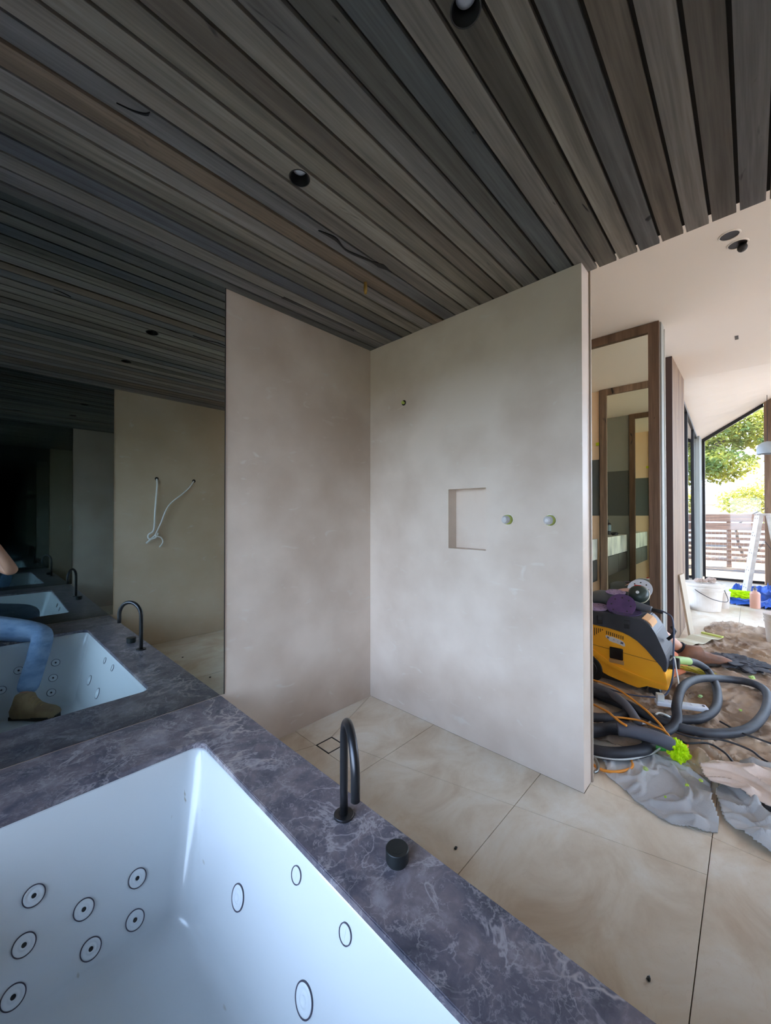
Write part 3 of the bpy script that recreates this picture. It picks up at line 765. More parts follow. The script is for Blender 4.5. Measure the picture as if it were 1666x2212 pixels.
b2 = bottle(3.62, 1.66, 1.0005, 0.045, 0.25, M_BLACK, 'dark squat-necked bottle beside the pump bottle on the vanity', M_BLACK)
bm = bmesh.new(); lathe(bm, [(0.0455, 0.06), (0.0455, 0.15)], 24, cap=False); fin('label_band', bm, M_LABEL, b2)
b3 = bottle(3.20, 1.76, 1.0005, 0.04, 0.14, mat('red_soap', (196, 74, 84), 0.4), 'small red soap bottle at the back of the vanity', M_BLACK)
tag(blob('black_glove', (3.45, 1.53, 1.0005), (0.13, 0.05, 0.03), M_BLACK, seed=3, sub=3), 'crumpled black glove lying on the vanity edge', 'glove')

# timber-clad blade wall
cw = thing('wall_cladding', None, None, (4.78, 0.574, 0)); struct(cw)
box('wall_core', (0.012, 0.013, 0.0005), (0.94, 0.32, H2 - .0005), M_TRIM, cw)
for i in range(9): box('batten', (0.012 + i * 0.103, 0.0, 0.001), (0.012 + i * 0.103 + 0.098, 0.0125, H2 - .001), M_CLAD, cw)
box('end_board', (0, 0.0, 0.001), (0.0115, 0.32, H2 - .001), mat('dark_end_board', (70, 50, 44), 0.6), cw)

# side glazing along the north side of the far room
ws = thing('window_2', None, None, (XR, 0.60, 0)); struct(ws)
bm = bmesh.new()
L2 = 10.25 - XR
def sy(x): return 0.03 + 0.165 * x / L2
def slab(bm, xa, xb, z0, z1, th=0.05): 
    v = [(xa, sy(xa)), (xb, sy(xb)), (xb, sy(xb) + th), (xa, sy(xa) + th)]; prism(bm, v, z0, z1)
bm2 = bmesh.new(); slab(bm2, 0.0, L2, 0.0005, 0.06); fin('window_sill_frame', bm2, M_FRAME, ws)
bm2 = bmesh.new(); slab(bm2, 0.0, L2, 2.82, 2.868); fin('head_frame', bm2, M_FRAME, ws)
for xa in (0.0, 1.45, 2.95):
    bm2 = bmesh.new(); slab(bm2, xa, xa + 0.06, 0.06, 2.82); fin('mullion', bm2, M_FRAME, ws)
bm2 = bmesh.new(); prism(bm2, [(0.06, sy(.06) + .02), (L2 - .5, sy(L2 - .5) + .02), (L2 - .5, sy(L2 - .5) + .026), (.06, sy(.06) + .026)], .06, 2.82); fin('pane', bm2, M_GLASS, ws)
bm.free()
struct(box('trim_8', (9.74, 0.745, 0.0005), (10.262, 0.90, 2.868), M_STEELGREY))
# garden window with raked head
XG = 10.27
gw = thing('window_3', None, None, (XG, 0.29, 0)); struct(gw)
def rel(y): return y - 0.29
bm = bmesh.new(); bx(bm, 0, 0.06, rel(-0.165), rel(0.72), 0.0005, 0.05); fin('sill_frame', bm, M_FRAME, gw)
bm = bmesh.new(); bx(bm, 0, 0.06, rel(0.70), rel(0.745), 0.05, 2.84); fin('side_frame', bm, M_FRAME, gw)
bm = bmesh.new(); prism(bm, [(rel(0.745), 2.80), (rel(-0.165), zr(-0.165) - 0.07), (rel(-0.165), zr(-0.165) - 0.001), (rel(0.745), 2.874)], 0, 0.06, 'x'); fin('head_frame', bm, M_FRAME, gw)
bm = bmesh.new(); prism(bm, [(rel(0.70), 0.05), (rel(-0.165), 0.05), (rel(-0.165), zr(-.165) - .07), (rel(0.70), 2.83)], 0.025, 0.032, 'x'); fin('pane', bm, M_GLASS, gw)
bm = bmesh.new(); prism(bm, [(-0.17, 0.0005), (-0.62, 0.0005), (-0.62, zr(-0.5) - .001), (-0.5, zr(-0.5) - .001), (-0.17, zr(-0.17) - 0.001)], XG - 0.12, XG + 0.1, 'x')
struct(fin('wall_garden', bm, M_TRIM))
gw2 = thing('window_4', None, None, (XG, -2.35, 0)); struct(gw2)
for a, b in ((-1.72, -1.66), (-0.6, -0.54), (0.5, 0.56), (1.66, 1.72)): box('mullion', (0, a, 0.051), (0.06, b, 3.58), M_FRAME, gw2)
box('sill_frame', (0, -1.72, 0.0005), (0.06, 1.72, 0.05), M_FRAME, gw2); box('head_frame', (0, -1.72, 3.581), (0.06, 1.72, 3.64), M_FRAME, gw2)
box('pane', (0.025, -1.66, 0.051), (0.032, 1.66, 3.58), M_GLASS, gw2)
# unseen long glazed side of the living room, added for sun and warm bounce
gw3 = thing('window_added', None, None, (6.1, -4.1, 0)); struct(gw3)
for k in range(5):
    a = -3.9 + k * 1.97
    box('mullion', (a, 0, 0.051), (a + .06, 0.06, 2.72), M_FRAME, gw3)
box('sill_frame', (-3.9, 0, 0.0005), (4.15, 0.06, 0.05), M_FRAME, gw3); box('head_frame', (-3.9, 0, 2.721), (4.15, 0.06, 2.78), M_FRAME, gw3)
box('pane', (-3.84, 0.025, 0.051), (4.0, 0.032, 2.72), M_GLASS, gw3)
struct(box('wall_header', (2.06, -4.1, 2.7815), (10.3, -4.0, 3.9), M_WHITE))
struct(box('wall_living', (2.06, -4.1, 0.0005), (2.16, -0.48, H2 - .0005), M_WHITE))

# ceiling holes
def disc(name, x, y, r, m, lab, cat, z=H2, depth=True):
    t = thing(name, lab, cat, (x, y, z))
    bm = bmesh.new(); lathe(bm, [(r * 1.18, -0.0005), (r * 1.12, -0.005), (r, -0.005), (r, -0.0008)], 28, cap=False); fin('ring', bm, M_WHITE, t)
    bm = bmesh.new(); lathe(bm, [(0, -0.0012), (r, -0.0012)], 28, cap=False); fin('opening', bm, m, t); return t
disc('ceiling_cutout', 2.943, 0.084, 0.043, M_BLACK, 'round cut-out in the white ceiling, the plain one', 'ceiling hole')
t = disc('ceiling_cutout', 3.07, 0.052, 0.043, M_BLACK, 'round cut-out in the white ceiling with a black fitting hanging from it', 'ceiling hole')
bm = bmesh.new(); bmesh.ops.create_uvsphere(bm, u_segments=16, v_segments=10, radius=0.024); fin('black_fitting', bm, M_BLACK, t, loc=(0.02, -0.02, -0.022), smooth=True)
t = thing('ceiling_slot', 'tiny dark slot in the white ceiling', 'ceiling hole', (4.685, 0.091, H2)); box('slot', (-0.05, -0.012, -0.002), (0.05, 0.012, -0.0003), M_BLACK, t)
# pendant
t = thing('pendant_lamp', 'grey dome pendant lamp in front of the garden window', 'lamp', (9.0, -0.19, 2.325))
bm = bmesh.new(); lathe(bm, [(0.135, 0.0), (0.135, 0.10), (0.115, 0.155), (0.07, 0.19), (0.02, 0.205), (0.0, 0.206)], 36, cap=False); sh2 = fin('lamp_shade', bm, mat('grey_shade', (150, 158, 164), 0.5), t, smooth=True)
bm = bmesh.new(); tube(bm, [(0, 0, 0.2), (0, 0, 0.5), (0, 0, 0.98)], 0.004, 6); fin('cord', bm, M_BLACK, t)

# ------------------------------------------------------------------ garden
M_SOIL = mat('mulch_ground', (84, 68, 55), 0.95, 0, (48, 39, 32), 6, bump=0.6, bscale=30)
gm = bmesh.new(); quad(gm, [(-30, -25, -0.06), (-0.82, -25, -0.06), (-0.82, 25, -0.06), (-30, 25, -0.06)])
g0 = fin('ground', gm, mat('low_bounce_ground', (52, 58, 44), 0.95, 0, (38, 42, 34), 4)); g0['kind'] = 'structure'  # unseen ground outside the bath window, darkened to cut sunlight bounce
gm = bmesh.new()
for (a, b, c, d) in ((10.35, 40, -25, 25), (-0.81, 10.35, -25, -4.12), (-0.81, 10.35, 2.16, 25)): quad(gm, [(a, c, -0.06), (b, c, -0.06), (b, d, -0.06), (a, d, -0.06)])
g_ = fin('ground', gm, M_SOIL); g_['kind'] = 'structure'
M_FENCE = mat('fence_timber', (132, 102, 82), 0.8, 0, (106, 82, 68), 3, stretch=(1, 0.5, 8))
M_WIRE = mat('galvanised_wire', (150, 146, 142), 0.5, 0.4)
fe = thing('garden_fence', 'sunlit timber slat and wire mesh fence beyond the garden window', 'fence', (13.6, 0.6, -0.06))
box('top_rail', (0, -2.2, 1.20), (0.04, 2.6, 1.40), M_FENCE, fe)
for i, z in enumerate((0.98, 0.86, 0.72, 0.58, 0.44, 0.30, 0.16)): box('slat', (0.0, -2.2, z), (0.025, 2.6, z + (0.19 if i == 0 else 0.07)), M_FENCE, fe)
for y_ in (-1.4, -0.2, 0.75, 1.7): box('post', (0.03, y_, 0.0), (0.13, y_ + 0.1, 1.32), M_FENCE, fe)
bm = bmesh.new()
for i in range(60): bx(bm, -0.03, -0.026, -2.2 + i * 0.08, -2.196 + i * 0.08, 0.1, 1.0)
for i in range(10): bx(bm, -0.03, -0.026, -2.2, 2.6, 0.12 + i * 0.09, 0.124 + i * 0.09)
o = fin('wire_mesh', bm, M_WIRE, fe); o['kind'] = 'stuff'

def leafmat(name, c, c2, tr=0.5):
    m = bpy.data.materials.new(name); m.use_nodes = True; n = m.node_tree.nodes; l = m.node_tree.links
    b = n['Principled BSDF']; b.inputs['Roughness'].default_value = 0.5
    tc = n.new('ShaderNodeTexCoord'); no = n.new('ShaderNodeTexNoise'); no.inputs['Scale'].default_value = 2.5
    l.new(tc.outputs['Object'], no.inputs[0]); cr = n.new('ShaderNodeValToRGB'); cr.color_ramp.elements[0].position = .35; cr.color_ramp.elements[1].position = .65
    cr.color_ramp.elements[0].color = lin(c); cr.color_ramp.elements[1].color = lin(c2); l.new(no.outputs['Fac'], cr.inputs[0]); l.new(cr.outputs[0], b.inputs['Base Color'])
    t = n.new('ShaderNodeBsdfTranslucent'); l.new(cr.outputs[0], t.inputs[0]); mx = n.new('ShaderNodeMixShader'); mx.inputs[0].default_value = tr
    l.new(b.outputs[0], mx.inputs[1]); l.new(t.outputs[0], mx.inputs[2]); l.new(mx.outputs[0], n['Material Output'].inputs[0]); return m
M_LEAF = leafmat('tree_leaf', (96, 118, 62), (172, 170, 70)); M_LEAF2 = leafmat('shrub_leaf', (130, 140, 60), (190, 180, 90), .5)
M_BARK = mat('bark', (96, 82, 72), 0.9, 0, (70, 60, 54), 10)
def tree(nm, label, base, trunk, blobs, nleaf, ls, m, cat='tree', seed=1):
    r = random.Random(seed); t = thing(nm, label, cat, base)
    vs, es = [], []
    for i, (p, rad) in enumerate(trunk[0]): vs.append((p, rad))
    bm = bmesh.new()
    for a, b in trunk[1]:
        A, B = Vector(trunk[0][a][0]), Vector(trunk[0][b][0]); ra, rb = trunk[0][a][1], trunk[0][b][1]
        mid = (A + B) / 2 + Vector((r.uniform(-.08, .08), r.uniform(-.08, .08), 0))
        tube(bm, catmull([A, mid, B], 4), (lambda ra, rb: (lambda i, q: ra + (rb - ra) * q))(ra, rb), 8)
    fin('trunk', bm, M_BARK, t, smooth=True)
    V, F = [], []
    tot = sum(b[1][0] * b[1][1] * b[1][2] for b in blobs)
    for c, s in blobs:
        n = int(nleaf * s[0] * s[1] * s[2] / tot)
        for _ in range(n):
            d = Vector((r.gauss(0, 1), r.gauss(0, 1), r.gauss(0, 1))); d.normalize(); d *= r.random() ** 0.4
            p = Vector(c) + Vector((d.x * s[0], d.y * s[1], d.z * s[2]))
            if abs(noise.noise(p * 2.2)) < 0.07: continue
            u = Vector((r.uniform(-1, 1), r.uniform(-1, 1), r.uniform(-.8, .3))).normalized(); w = u.orthogonal().normalized(); w.rotate(Matrix.Rotation(r.uniform(0, 6.28), 3, u))
            q = ls * r.uniform(.6, 1.3); k = len(V); nn = u.cross(w) * q * .12
            V += [p, p + u * q * .5 + w * q * .24 + nn, p + u * q, p + u * q * .5 - w * q * .24 + nn]; F += [(k, k + 1, k + 2), (k, k + 2, k + 3)]
    me = bpy.data.meshes.new('foliage'); me.from_pydata(V, [], F); o = link('foliage', me, m, t); o['kind'] = 'stuff'; return t
tree('garden_tree', 'large leafy tree overhanging the fence beyond the garden window', (14.6, 2.7, -0.06),
     ([((0, 0, 0), .16), ((-.1, -.3, 1.7), .13), ((-.6, -1.2, 2.7), .08), ((-1.0, -2.2, 3.4), .05), ((-.2, .3, 3.0), .08), ((-.5, -1.6, 4.2), .04), ((-1.3, -1.0, 2.3), .03)], [(0, 1), (1, 2), (2, 3), (1, 4), (2, 5), (2, 6)]),
     [((-0.6, -1.4, 3.5), (1.0, 1.3, .75)), ((-1.0, -2.0, 2.7), (.9, .9, .45)), ((-.4, -2.9, 3.8), (1.0, .9, .7)), ((-.8, -1.2, 2.2), (.5, .5, .35)), ((-.6, -2.0, 4.6), (1.0, 1.3, .6)), ((0, .3, 3.6), (1.2, 1.0, 1.2))], 30000, 0.125, M_LEAF)
tree('garden_shrub', 'bright yellow-green shrub behind the fence, seen through the garden window', (17.2, 0.2, -0.06),
     ([((0, 0, 0), .05), ((0, .2, 1.0), .04), ((.2, -.5, 1.6), .02)], [(0, 1), (1, 2)]), [((0, .1, 1.9), (.8, .7, .5)), ((0, -.8, 2.1), (.8, .8, .7)), ((.2, -1.1, 1.3), (.6, .7, .6))], 3500, 0.13, M_LEAF2, 'shrub', 5)
nh = thing('neighbour_house', 'pale neighbouring house with a pitched roof behind the fence', 'house', (24, 1.2, -0.06))
box('wall', (0, -2.2, 0), (4, 2.2, 1.9), mat('render_wall', (224, 220, 210), .8), nh)
bm = bmesh.new(); prism(bm, [(-2.5, 1.9), (2.5, 1.9), (0, 2.9)], -0.3, 4.3, 'x'); fin('roof', bm, mat('metal_roof', (206, 212, 220), .5), nh)

# ------------------------------------------------------------------ drop cloths
def inpoly(x, y, P):
    c = False; j = len(P) - 1
    for i in range(len(P)):
        if (P[i][1] > y) != (P[j][1] > y) and x < (P[j][0] - P[i][0]) * (y - P[i][1]) / (P[j][1] - P[i][1]) + P[i][0]: c = not c
        j = i
    return c
def edge_d(x, y, P):
    m = 9
    for i in range(len(P)):
        a = Vector(P[i]); b = Vector(P[(i + 1) % len(P)]); p = Vector((x, y)); d = b - a
        t = max(0, min(1, (p - a).dot(d) / d.length_squared)); m = min(m, (p - a - d * t).length)
    return m
def clothmesh(name, P, step, A, s, base, m, seed, lab, zfun=None, cat='drop cloth', fine=1.0):
    x0 = min(p[0] for p in P); x1 = max(p[0] for p in P); y0 = min(p[1] for p in P); y1 = max(p[1] for p in P)
    nx = int((x1 - x0) / step) + 2; ny = int((y1 - y0) / step) + 2; idx = {}; V = []; F = []
    for i in range(nx):
        for j in range(ny):
            x = x0 + i * step; y = y0 + j * step
            wx = x + 0.02 * noise.noise(Vector((x * 9, y * 9, seed))); wy = y + 0.02 * noise.noise(Vector((x * 9, y * 9, seed + 7)))
            if not inpoly(wx, wy, P): continue
            p = Vector((x, y, seed * 1.7)); w = noise.noise_vector(p * 1.6) * 0.30
            q = (p + w)
            def rg(a, b, o, k): return max(0.0, 1 - 1.35 * k * abs(noise.noise(Vector((a, b, seed + o)))))
            r1 = rg(q.x * s * .8, q.y * s * 1.6, 0, 4.5); r2 = rg(q.x * s * 1.9 + q.y * s, q.y * s * 1.7 - q.x * s * .8, 3, 5.0); r4 = rg(q.x * s * 3.1, q.y * s * 4.4 + q.x * s * 2, 5, 3.5)
            r3 = noise.noise(Vector((q.x * 2.3, q.y * 2.3, seed + 9)))
            h = A * (r1 ** 1.2 * max(0.15, 0.7 + 1.2 * r3) + 0.55 * r2 ** 1.2 * max(0, 0.7 - r3) + 0.22 * r4 * fine) + 0.25 * A * fine * noise.noise(q * 9)
            e = min(1.0, edge_d(x, y, P) / 0.05)
            z = base + max(0.0, h) * (0.25 + 0.75 * e)
            if zfun: z += zfun(x, y)
            idx[i, j] = len(V); V.append((x, y, z))
    for i in range(nx - 1):
        for j in range(ny - 1):
            k = [(i, j), (i + 1, j), (i + 1, j + 1), (i, j + 1)]
            if all(q in idx for q in k): F.append([idx[q] for q in k])
    me = bpy.data.meshes.new(name); me.from_pydata(V, [], F); me.validate()
    o = link(name, me, m, smooth=True)
    md = o.modifiers.new('t', 'SOLIDIFY'); md.thickness = 0.003; md.offset = 1
    tag(o, lab, cat); return o
M_CLOTH = mat('canvas_drop_cloth', (196, 174, 152), 0.95, 0, (140, 120, 104), 3.5, bump=0.15, bscale=120, detail=8)
M_CLOTH2 = mat('grey_drop_cloth', (184, 184, 184), 0.95, 0, (158, 154, 152), 3, bump=0.15, bscale=150)
M_CLOTH3 = mat('dusty_pink_cloth', (214, 194, 180), 0.95, 0, (190, 170, 156), 4, bump=0.15, bscale=150)
big = clothmesh('drop_cloth', [(2.50, .60), (2.46, 0.1), (2.50, -1.4), (5.2, -1.4), (6.25, -1.2), (6.2, -.1), (6.35, .18), (6.2, .36), (5.75, .42), (5.3, .35), (4.7, .50), (3.9, .52), (3.8, 1.0), (3.0, 1.2), (2.4, 1.0)], 0.012, 0.034, 5.5, 0.0012, M_CLOTH, 1,
                'large dirty brown canvas drop cloth wrinkled over the living room floor')
fr = clothmesh('drop_cloth', [(2.30, .60), (2.17, .525), (2.055, .385), (2.015, .27), (2.05, .17), (2.085, .105), (2.13, .112), (2.25, .13), (2.55, .16), (2.6, .3), (2.5, .5)], 0.006, 0.028, 4.2, 0.004, M_CLOTH2, 4,
               'smooth grey drop sheet ending in a point on the bare tiles', lambda x, y: max(0, 0.035 * (1 - ((x - 2.26) ** 2 + (y - .12) ** 2) / 0.012)) if True else 0, fine=0.25)
f2 = clothmesh('drop_cloth', [(2.18, .095), (2.125, .045), (2.10, -.03), (2.09, -.6), (2.9, -.6), (2.8, .02), (2.6, .12), (2.35, .13)], 0.006, 0.060, 3.6, 0.012, M_CLOTH2, 9,
               'bunched grey drop sheet folded up at the right edge of the picture', fine=0.3)
f3 = clothmesh('drop_cloth', [(2.50, .215), (2.38, .16), (2.36, .02), (2.34, -.5), (2.75, -.5), (2.68, -.02), (2.58, .15)], 0.006, 0.050, 4.6, 0.050, M_CLOTH3, 13,
               'pale pinkish cloth rucked over the brown drop cloth', fine=0.3)

# ------------------------------------------------------------------ dust extractor
M_YEL = mat('yellow_plastic', (255, 184, 34), 0.42, 0, (246, 168, 40), 4, spec=0.4)
M_DARK = mat('dark_grey_plastic', (56, 58, 66), 0.5, 0, (44, 46, 52), 6)
vx0, vx1 = 3.30, 3.62
vac = thing('dust_extractor', 'yellow and dark grey dust extractor vacuum by the tall mirror', 'vacuum', (3.46, 0.72, 0))
parts = []
def pr(name, poly, a, b, m, bev=0.006):
    bm = bmesh.new(); prism(bm, poly, a, b, 'x')
    if bev: bmesh.ops.bevel(bm, geom=bm.edges[:], offset=bev, segments=2, affect='EDGES', clamp_overlap=True)
    o = fin(name, bm, m); parts.append(o); return o
body = [(1.06, .455), (.903, .452), (.80, .447), (.705, .437), (.655, .420), (.609, .389), (.56, .345), (.50, .285), (.466, .245), (.447, .20), (.438, .15), (.432, .085), (.47, .082), (.555, .088), (.585, .065), (.605, .050), (.66, .060), (.80, .088), (.845, .10), (.865, .16), (.885, .20), (.91, .225), (.95, .23), (1.0, .19), (1.03, .11), (1.06, .11)]
pr('body', body, vx0, vx1, M_YEL)
lid = [(1.06, .560), (.902, .557), (.72, .560), (.602, .556), (.565, .547), (.535, .520), (.50, .465), (.468, .39), (.445, .33), (.436, .29), (.440, .215), (.452, .205), (.472, .245), (.502, .288), (.562, .348), (.612, .392), (.657, .424), (.705, .442), (.80, .451), (.903, .456), (1.06, .459)]
pr('lid', lid, vx0 - 0.006, vx1 + 0.006, M_DARK)
pr('side_ridge', [(1.0, .275), (.90, .262), (.84, .225), (.78, .188), (.70, .165), (.60, .142), (.50, .128), (.44, .124), (.44, .104), (.50, .106), (.60, .118), (.70, .140), (.79, .163), (.86, .20), (.91, .238), (1.0, .25)], vx0 - 0.010, vx0 + 0.004, M_YEL, 0.003)
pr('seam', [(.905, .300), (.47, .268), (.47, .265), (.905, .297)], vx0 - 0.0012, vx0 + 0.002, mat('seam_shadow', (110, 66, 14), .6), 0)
for i in range(5): pr('vent_slot', [(.897 - i * .014, .432), (.892 - i * .014, .432), (.892 - i * .014, .372 + i * .012), (.897 - i * .014, .372 + i * .012)], vx0 - 0.0015, vx0 + 0.002, M_BLACK, 0)
for i in range(9): pr('vent_slot', [(.812 - i * .0135, .424 - i * .0022), (.807 - i * .0135, .424 - i * .0022), (.807 - i * .0135, .398 - i * .0022), (.812 - i * .0135, .398 - i * .0022)], vx0 - 0.0015, vx0 + 0.002, M_BLACK, 0)
bm = bmesh.new(); bx(bm, vx0 - 0.012, vx0 + 0.002, .700, .790, .225, .312, 0.008); o = fin('socket_panel', bm, mat('gloss_black', (14, 14, 16), 0.15)); parts.append(o)
bm = bmesh.new(); bx(bm, vx0 - 0.0025, vx0 + 0.001, .696, .794, .192, .222, 0.002); parts.append(fin('panel_recess', bm, mat('dusty_recess', (176, 134, 84), .7)))
for (ya_, yb_) in ((.835, .868), (.655, .692)):
    bm = bmesh.new(); bx(bm, vx0 - 0.022, vx0 - .004, ya_, yb_, .470, .535, 0.004); o = fin('latch', bm, M_BLACK); parts.append(o)
    bm = bmesh.new(); bx(bm, vx0 - 0.026, vx0 - .020, ya_ + .003, yb_ - .003, .505, .528, 0.002); q = fin('latch_tab', bm, M_DARK); q.parent = o
# torn white sticker
st = [(.818, .386), (.805, .392), (.79, .384), (.775, .388), (.755, .382), (.735, .378), (.712, .372), (.700, .365), (.690, .352), (.688, .334), (.70, .331), (.72, .338), (.745, .344), (.77, .347), (.79, .352), (.80, .366), (.815, .374)]
sk = pr('sticker', st, vx0 - 0.0016, vx0 + 0.001, mat('white_sticker', (214, 208, 204), .6), 0)
M_INK = mat('dark_blue_ink', (44, 46, 78), .6)
for ch, y_, z_, s_ in (('H', .800, .3745, .019), ('M', .708, .3530, .023)): text(ch, s_, M_INK, sk, (vx0 - 0.0022, y_, z_), (R(90), R(3), R(-90)), 'lettering', 0.0008)
M_INK2 = mat('faded_ink', (160, 158, 170), .6)
for ch, y_, z_ in (('A', .762, .3660), ('I', .735, .3600)): text(ch, .019, M_INK2, sk, (vx0 - 0.0022, y_, z_), (R(90), R(3), R(-90)), 'lettering', 0.0004)
def wheel(x, y, r, w, nm='wheel'):
    bm = bmesh.new(); lathe(bm, [(0.0, -w / 2), (r * .55, -w / 2), (r * .6, -w / 2 + .006), (r * .9, -w / 2), (r, -w / 2 + .008), (r, w / 2 - .008), (r * .9, w / 2), (0, w / 2)], 36, cap=False)
    bmesh.ops.rotate(bm, verts=bm.verts[:], cent=(0, 0, 0), matrix=Matrix.Rotation(R(90), 3, 'Y')); o = fin(nm, bm, M_BLACK, loc=(x, y, r + .004), smooth=False); parts.append(o)
wheel(vx0 + 0.02, .94, .105, .05); wheel(vx1 - 0.02, .94, .105, .05)
wheel(vx0 + 0.05, .515, .038, .022, 'caster'); wheel(vx0 + 0.08, .515, .038, .022, 'caster'); wheel(vx1 - 0.08, .515, .038, .022, 'caster')
bm = bmesh.new(); bx(bm, vx0 + .035, vx0 + .095, .495, .54, .06, .10, .004); parts.append(fin('caster_fork', bm, M_BLACK))
bm = bmesh.new(); bx(bm, vx0 + .02, vx1 - .02, .56, .88, .05, .12, .01); parts.append(fin('undertray', bm, M_BLACK))
# front control panel patches of bare orange on the sloping lid
pr('dusty_patch', [(.585, .5575), (.548, .541), (.53, .523), (.522, .500), (.540, .515), (.556, .530), (.59, .545)], vx0 + 0.02, vx1 - .1, mat('dusty_orange', (214, 160, 106), .7), 0)
bm = bmesh.new(); tube(bm, [(3.46, .452, .40), (3.46, .425, .43), (3.46, .41, .47), (3.46, .43, .50)], .012, 10); parts.append(fin('front_handle', bm, M_BLACK, smooth=True))
bm = bmesh.new(); lathe(bm, [(.05, 0), (.05, .03), (.038, .035), (.038, .06), (0, .06)], 24, cap=False); bmesh.ops.rotate(bm, verts=bm.verts[:], cent=(0, 0, 0), matrix=Matrix.Rotation(R(90), 3, 'X')); parts.append(fin('hose_port', bm, M_BLACK, loc=(3.46, .445, .24)))
adopt(vac, *parts)
LT = .561
# sanders and discs on the lid
M_SAND = mat('sander_grey', (74, 78, 86), 0.5)
M_PURP = mat('purple_abrasive', (92, 66, 112), 0.85, 0, (78, 58, 98), 12)
M_LILAC = mat('lilac_abrasive', (160, 140, 172), 0.8, 0, (140, 120, 156), 12)
def disc_abr(nm, lab, x, y, z, r, tilt, m, thick=.004, yaw=0, under=None, cat='sanding disc'):
    t = thing(nm, lab, cat, (x, y, z)); t.rotation_euler = (tilt[0], tilt[1], yaw)
    bm = bmesh.new(); lathe(bm, [(0, 0), (r, 0), (r, thick), (0, thick)], 36, cap=False); fin('abrasive', bm, m, t)
    for k in range(8):
        a = k * R(45); bm = bmesh.new(); lathe(bm, [(0, thick + .0001), (.006, thick + .0002)], 10, cap=False); fin('dust_hole', bm, M_BLACK, t, loc=(r * .66 * math.cos(a), r * .66 * math.sin(a), 0))
    return t
disc_abr('sanding_disc', 'purple sanding disc leaning highest on the extractor lid', 3.40, .715, LT + .058, .092, (R(0), R(-52), ), M_PURP) if False else None
def sand2(lab, c, r, rot, m, group=None):
    t = thing('sanding_disc', lab, 'sanding disc', c); t.rotation_euler = rot
    bm = bmesh.new(); lathe(bm, [(0, -.002), (r, -.002), (r, .002), (0, .002)], 36, cap=False); fin('abrasive', bm, m, t)
    for k in range(8):
        a = k * R(45); bm = bmesh.new(); lathe(bm, [(0, .0022), (.006, .0022)], 10, cap=False); fin('dust_hole', bm, M_BLACK, t, loc=(r * .66 * math.cos(a), r * .66 * math.sin(a), 0))
    return t
sand2('large purple sanding disc leaning over its foam pad on the extractor lid', (3.40, .735, LT + .052), .098, (0, R(-50), 0), M_PURP)
sand2('dark purple sanding disc lying flat at the lid edge', (3.395, .700, LT + .010), .098, (0, R(-7), 0), mat('dark_purple', (66, 52, 88), .85))
sand2('pale lilac sanding disc at the left end of the lid', (3.40, .905, LT + .012), .085, (0, R(-9), 0), M_LILAC)
sand2('lilac disc lying on the grey sander behind the purple one', (3.53, .80, LT + .125), .07, (0, R(-8), 0), M_LILAC)
sand2('white sanding disc leaning against the tall mirror', (3.755, .675, LT + .135), .088, (0, R(-55), 0), mat('white_abrasive', (206, 214, 226), .8))
t = thing('foam_pad', 'peach sandpaper sheet curling over the sanders', 'sandpaper', (3.62, .74, LT + .085))
bm = bmesh.new(); P_ = [(-.09 + .18 * i / 8, .03 + .022 * math.sin(i / 8 * 3.1)) for i in range(9)]; prism(bm, [(u, v + .0) for u, v in P_] + [(u, v - .003) for u, v in P_[::-1]], -.05, .10, 'x'); fin('sheet', bm, mat('peach_paper', (208, 164, 150), .8), t)
s1 = thing('orbital_sander', 'grey orbital sander lying on the lid nearest the mirror frame', 'sander', (3.47, .60, LT))
bm = bmesh.new(); tube(bm, catmull([(0, .17, .05), (0, .10, .055), (0, .02, .045), (0, -.05, .035)], 5), lambda i, q: .046 - .022 * q, 16); fin('sander_body', bm, M_SAND, s1, smooth=True)
bm = bmesh.new(); lathe(bm, [(0, 0.0), (.06, 0.0), (.062, .012), (.05, .03), (.042, .05), (0, .052)], 28, cap=False); fin('sanding_head', bm, M_BLACK, s1, loc=(0, .15, .0), smooth=True)
bm = bmesh.new(); tube(bm, [(0, -.05, .034), (.0, -.085, .032), (0, -.12, .03)], .016, 12); fin('hose_spigot', bm, M_BLACK, s1, smooth=True)
s2 = thing('orbital_sander', 'sander with a round black head and cream rim lying on its side', 'sander', (3.60, .655, LT + .115))
s2.rotation_euler = (0, R(-62), 0)
bm = bmesh.new(); lathe(bm, [(0, .0), (.074, .0), (.076, .006), (.074, .012)], 36, cap=False); fin('cream_rim', bm, mat('cream_plastic', (226, 216, 190), .5), s2)
bm = bmesh.new(); lathe(bm, [(.070, .012), (.066, .03), (.05, .046), (.02, .054), (0, .055)], 36, cap=False); fin('motor_head', bm, mat('dark_green_plastic', (44, 58, 54), .35), s2, smooth=True)
bm = bmesh.new(); lathe(bm, [(0, .0565), (.012, .0555)], 20, cap=False); fin('badge', bm, M_JET, s2)
bm = bmesh.new(); bx(bm, -.012, .012, -.015, .03, .0, .004); fin('red_switch', bm, mat('red_plastic', (196, 54, 56), .4), s2, loc=(.055, 0, .03))
s3 = thing('orbital_sander', 'grey sander lying at the back left of the lid', 'sander', (3.55, .86, LT))
bm = bmesh.new(); tube(bm, catmull([(0, .11, .05), (0, .05, .065), (0, -.03, .06), (0, -.10, .05), (0, -.16, .045)], 5), lambda i, q: .05 + .018 * math.sin(q * 3.1) - .015 * q, 18); fin('sander_body', bm, mat('dusty_grey', (104, 108, 108), .6), s3, smooth=True)
bm = bmesh.new(); lathe(bm, [(0, 0), (.06, 0), (.062, .012), (.05, .03), (0, .032)], 28, cap=False); fin('sanding_head', bm, M_BLACK, s3, loc=(0, .02, 0))

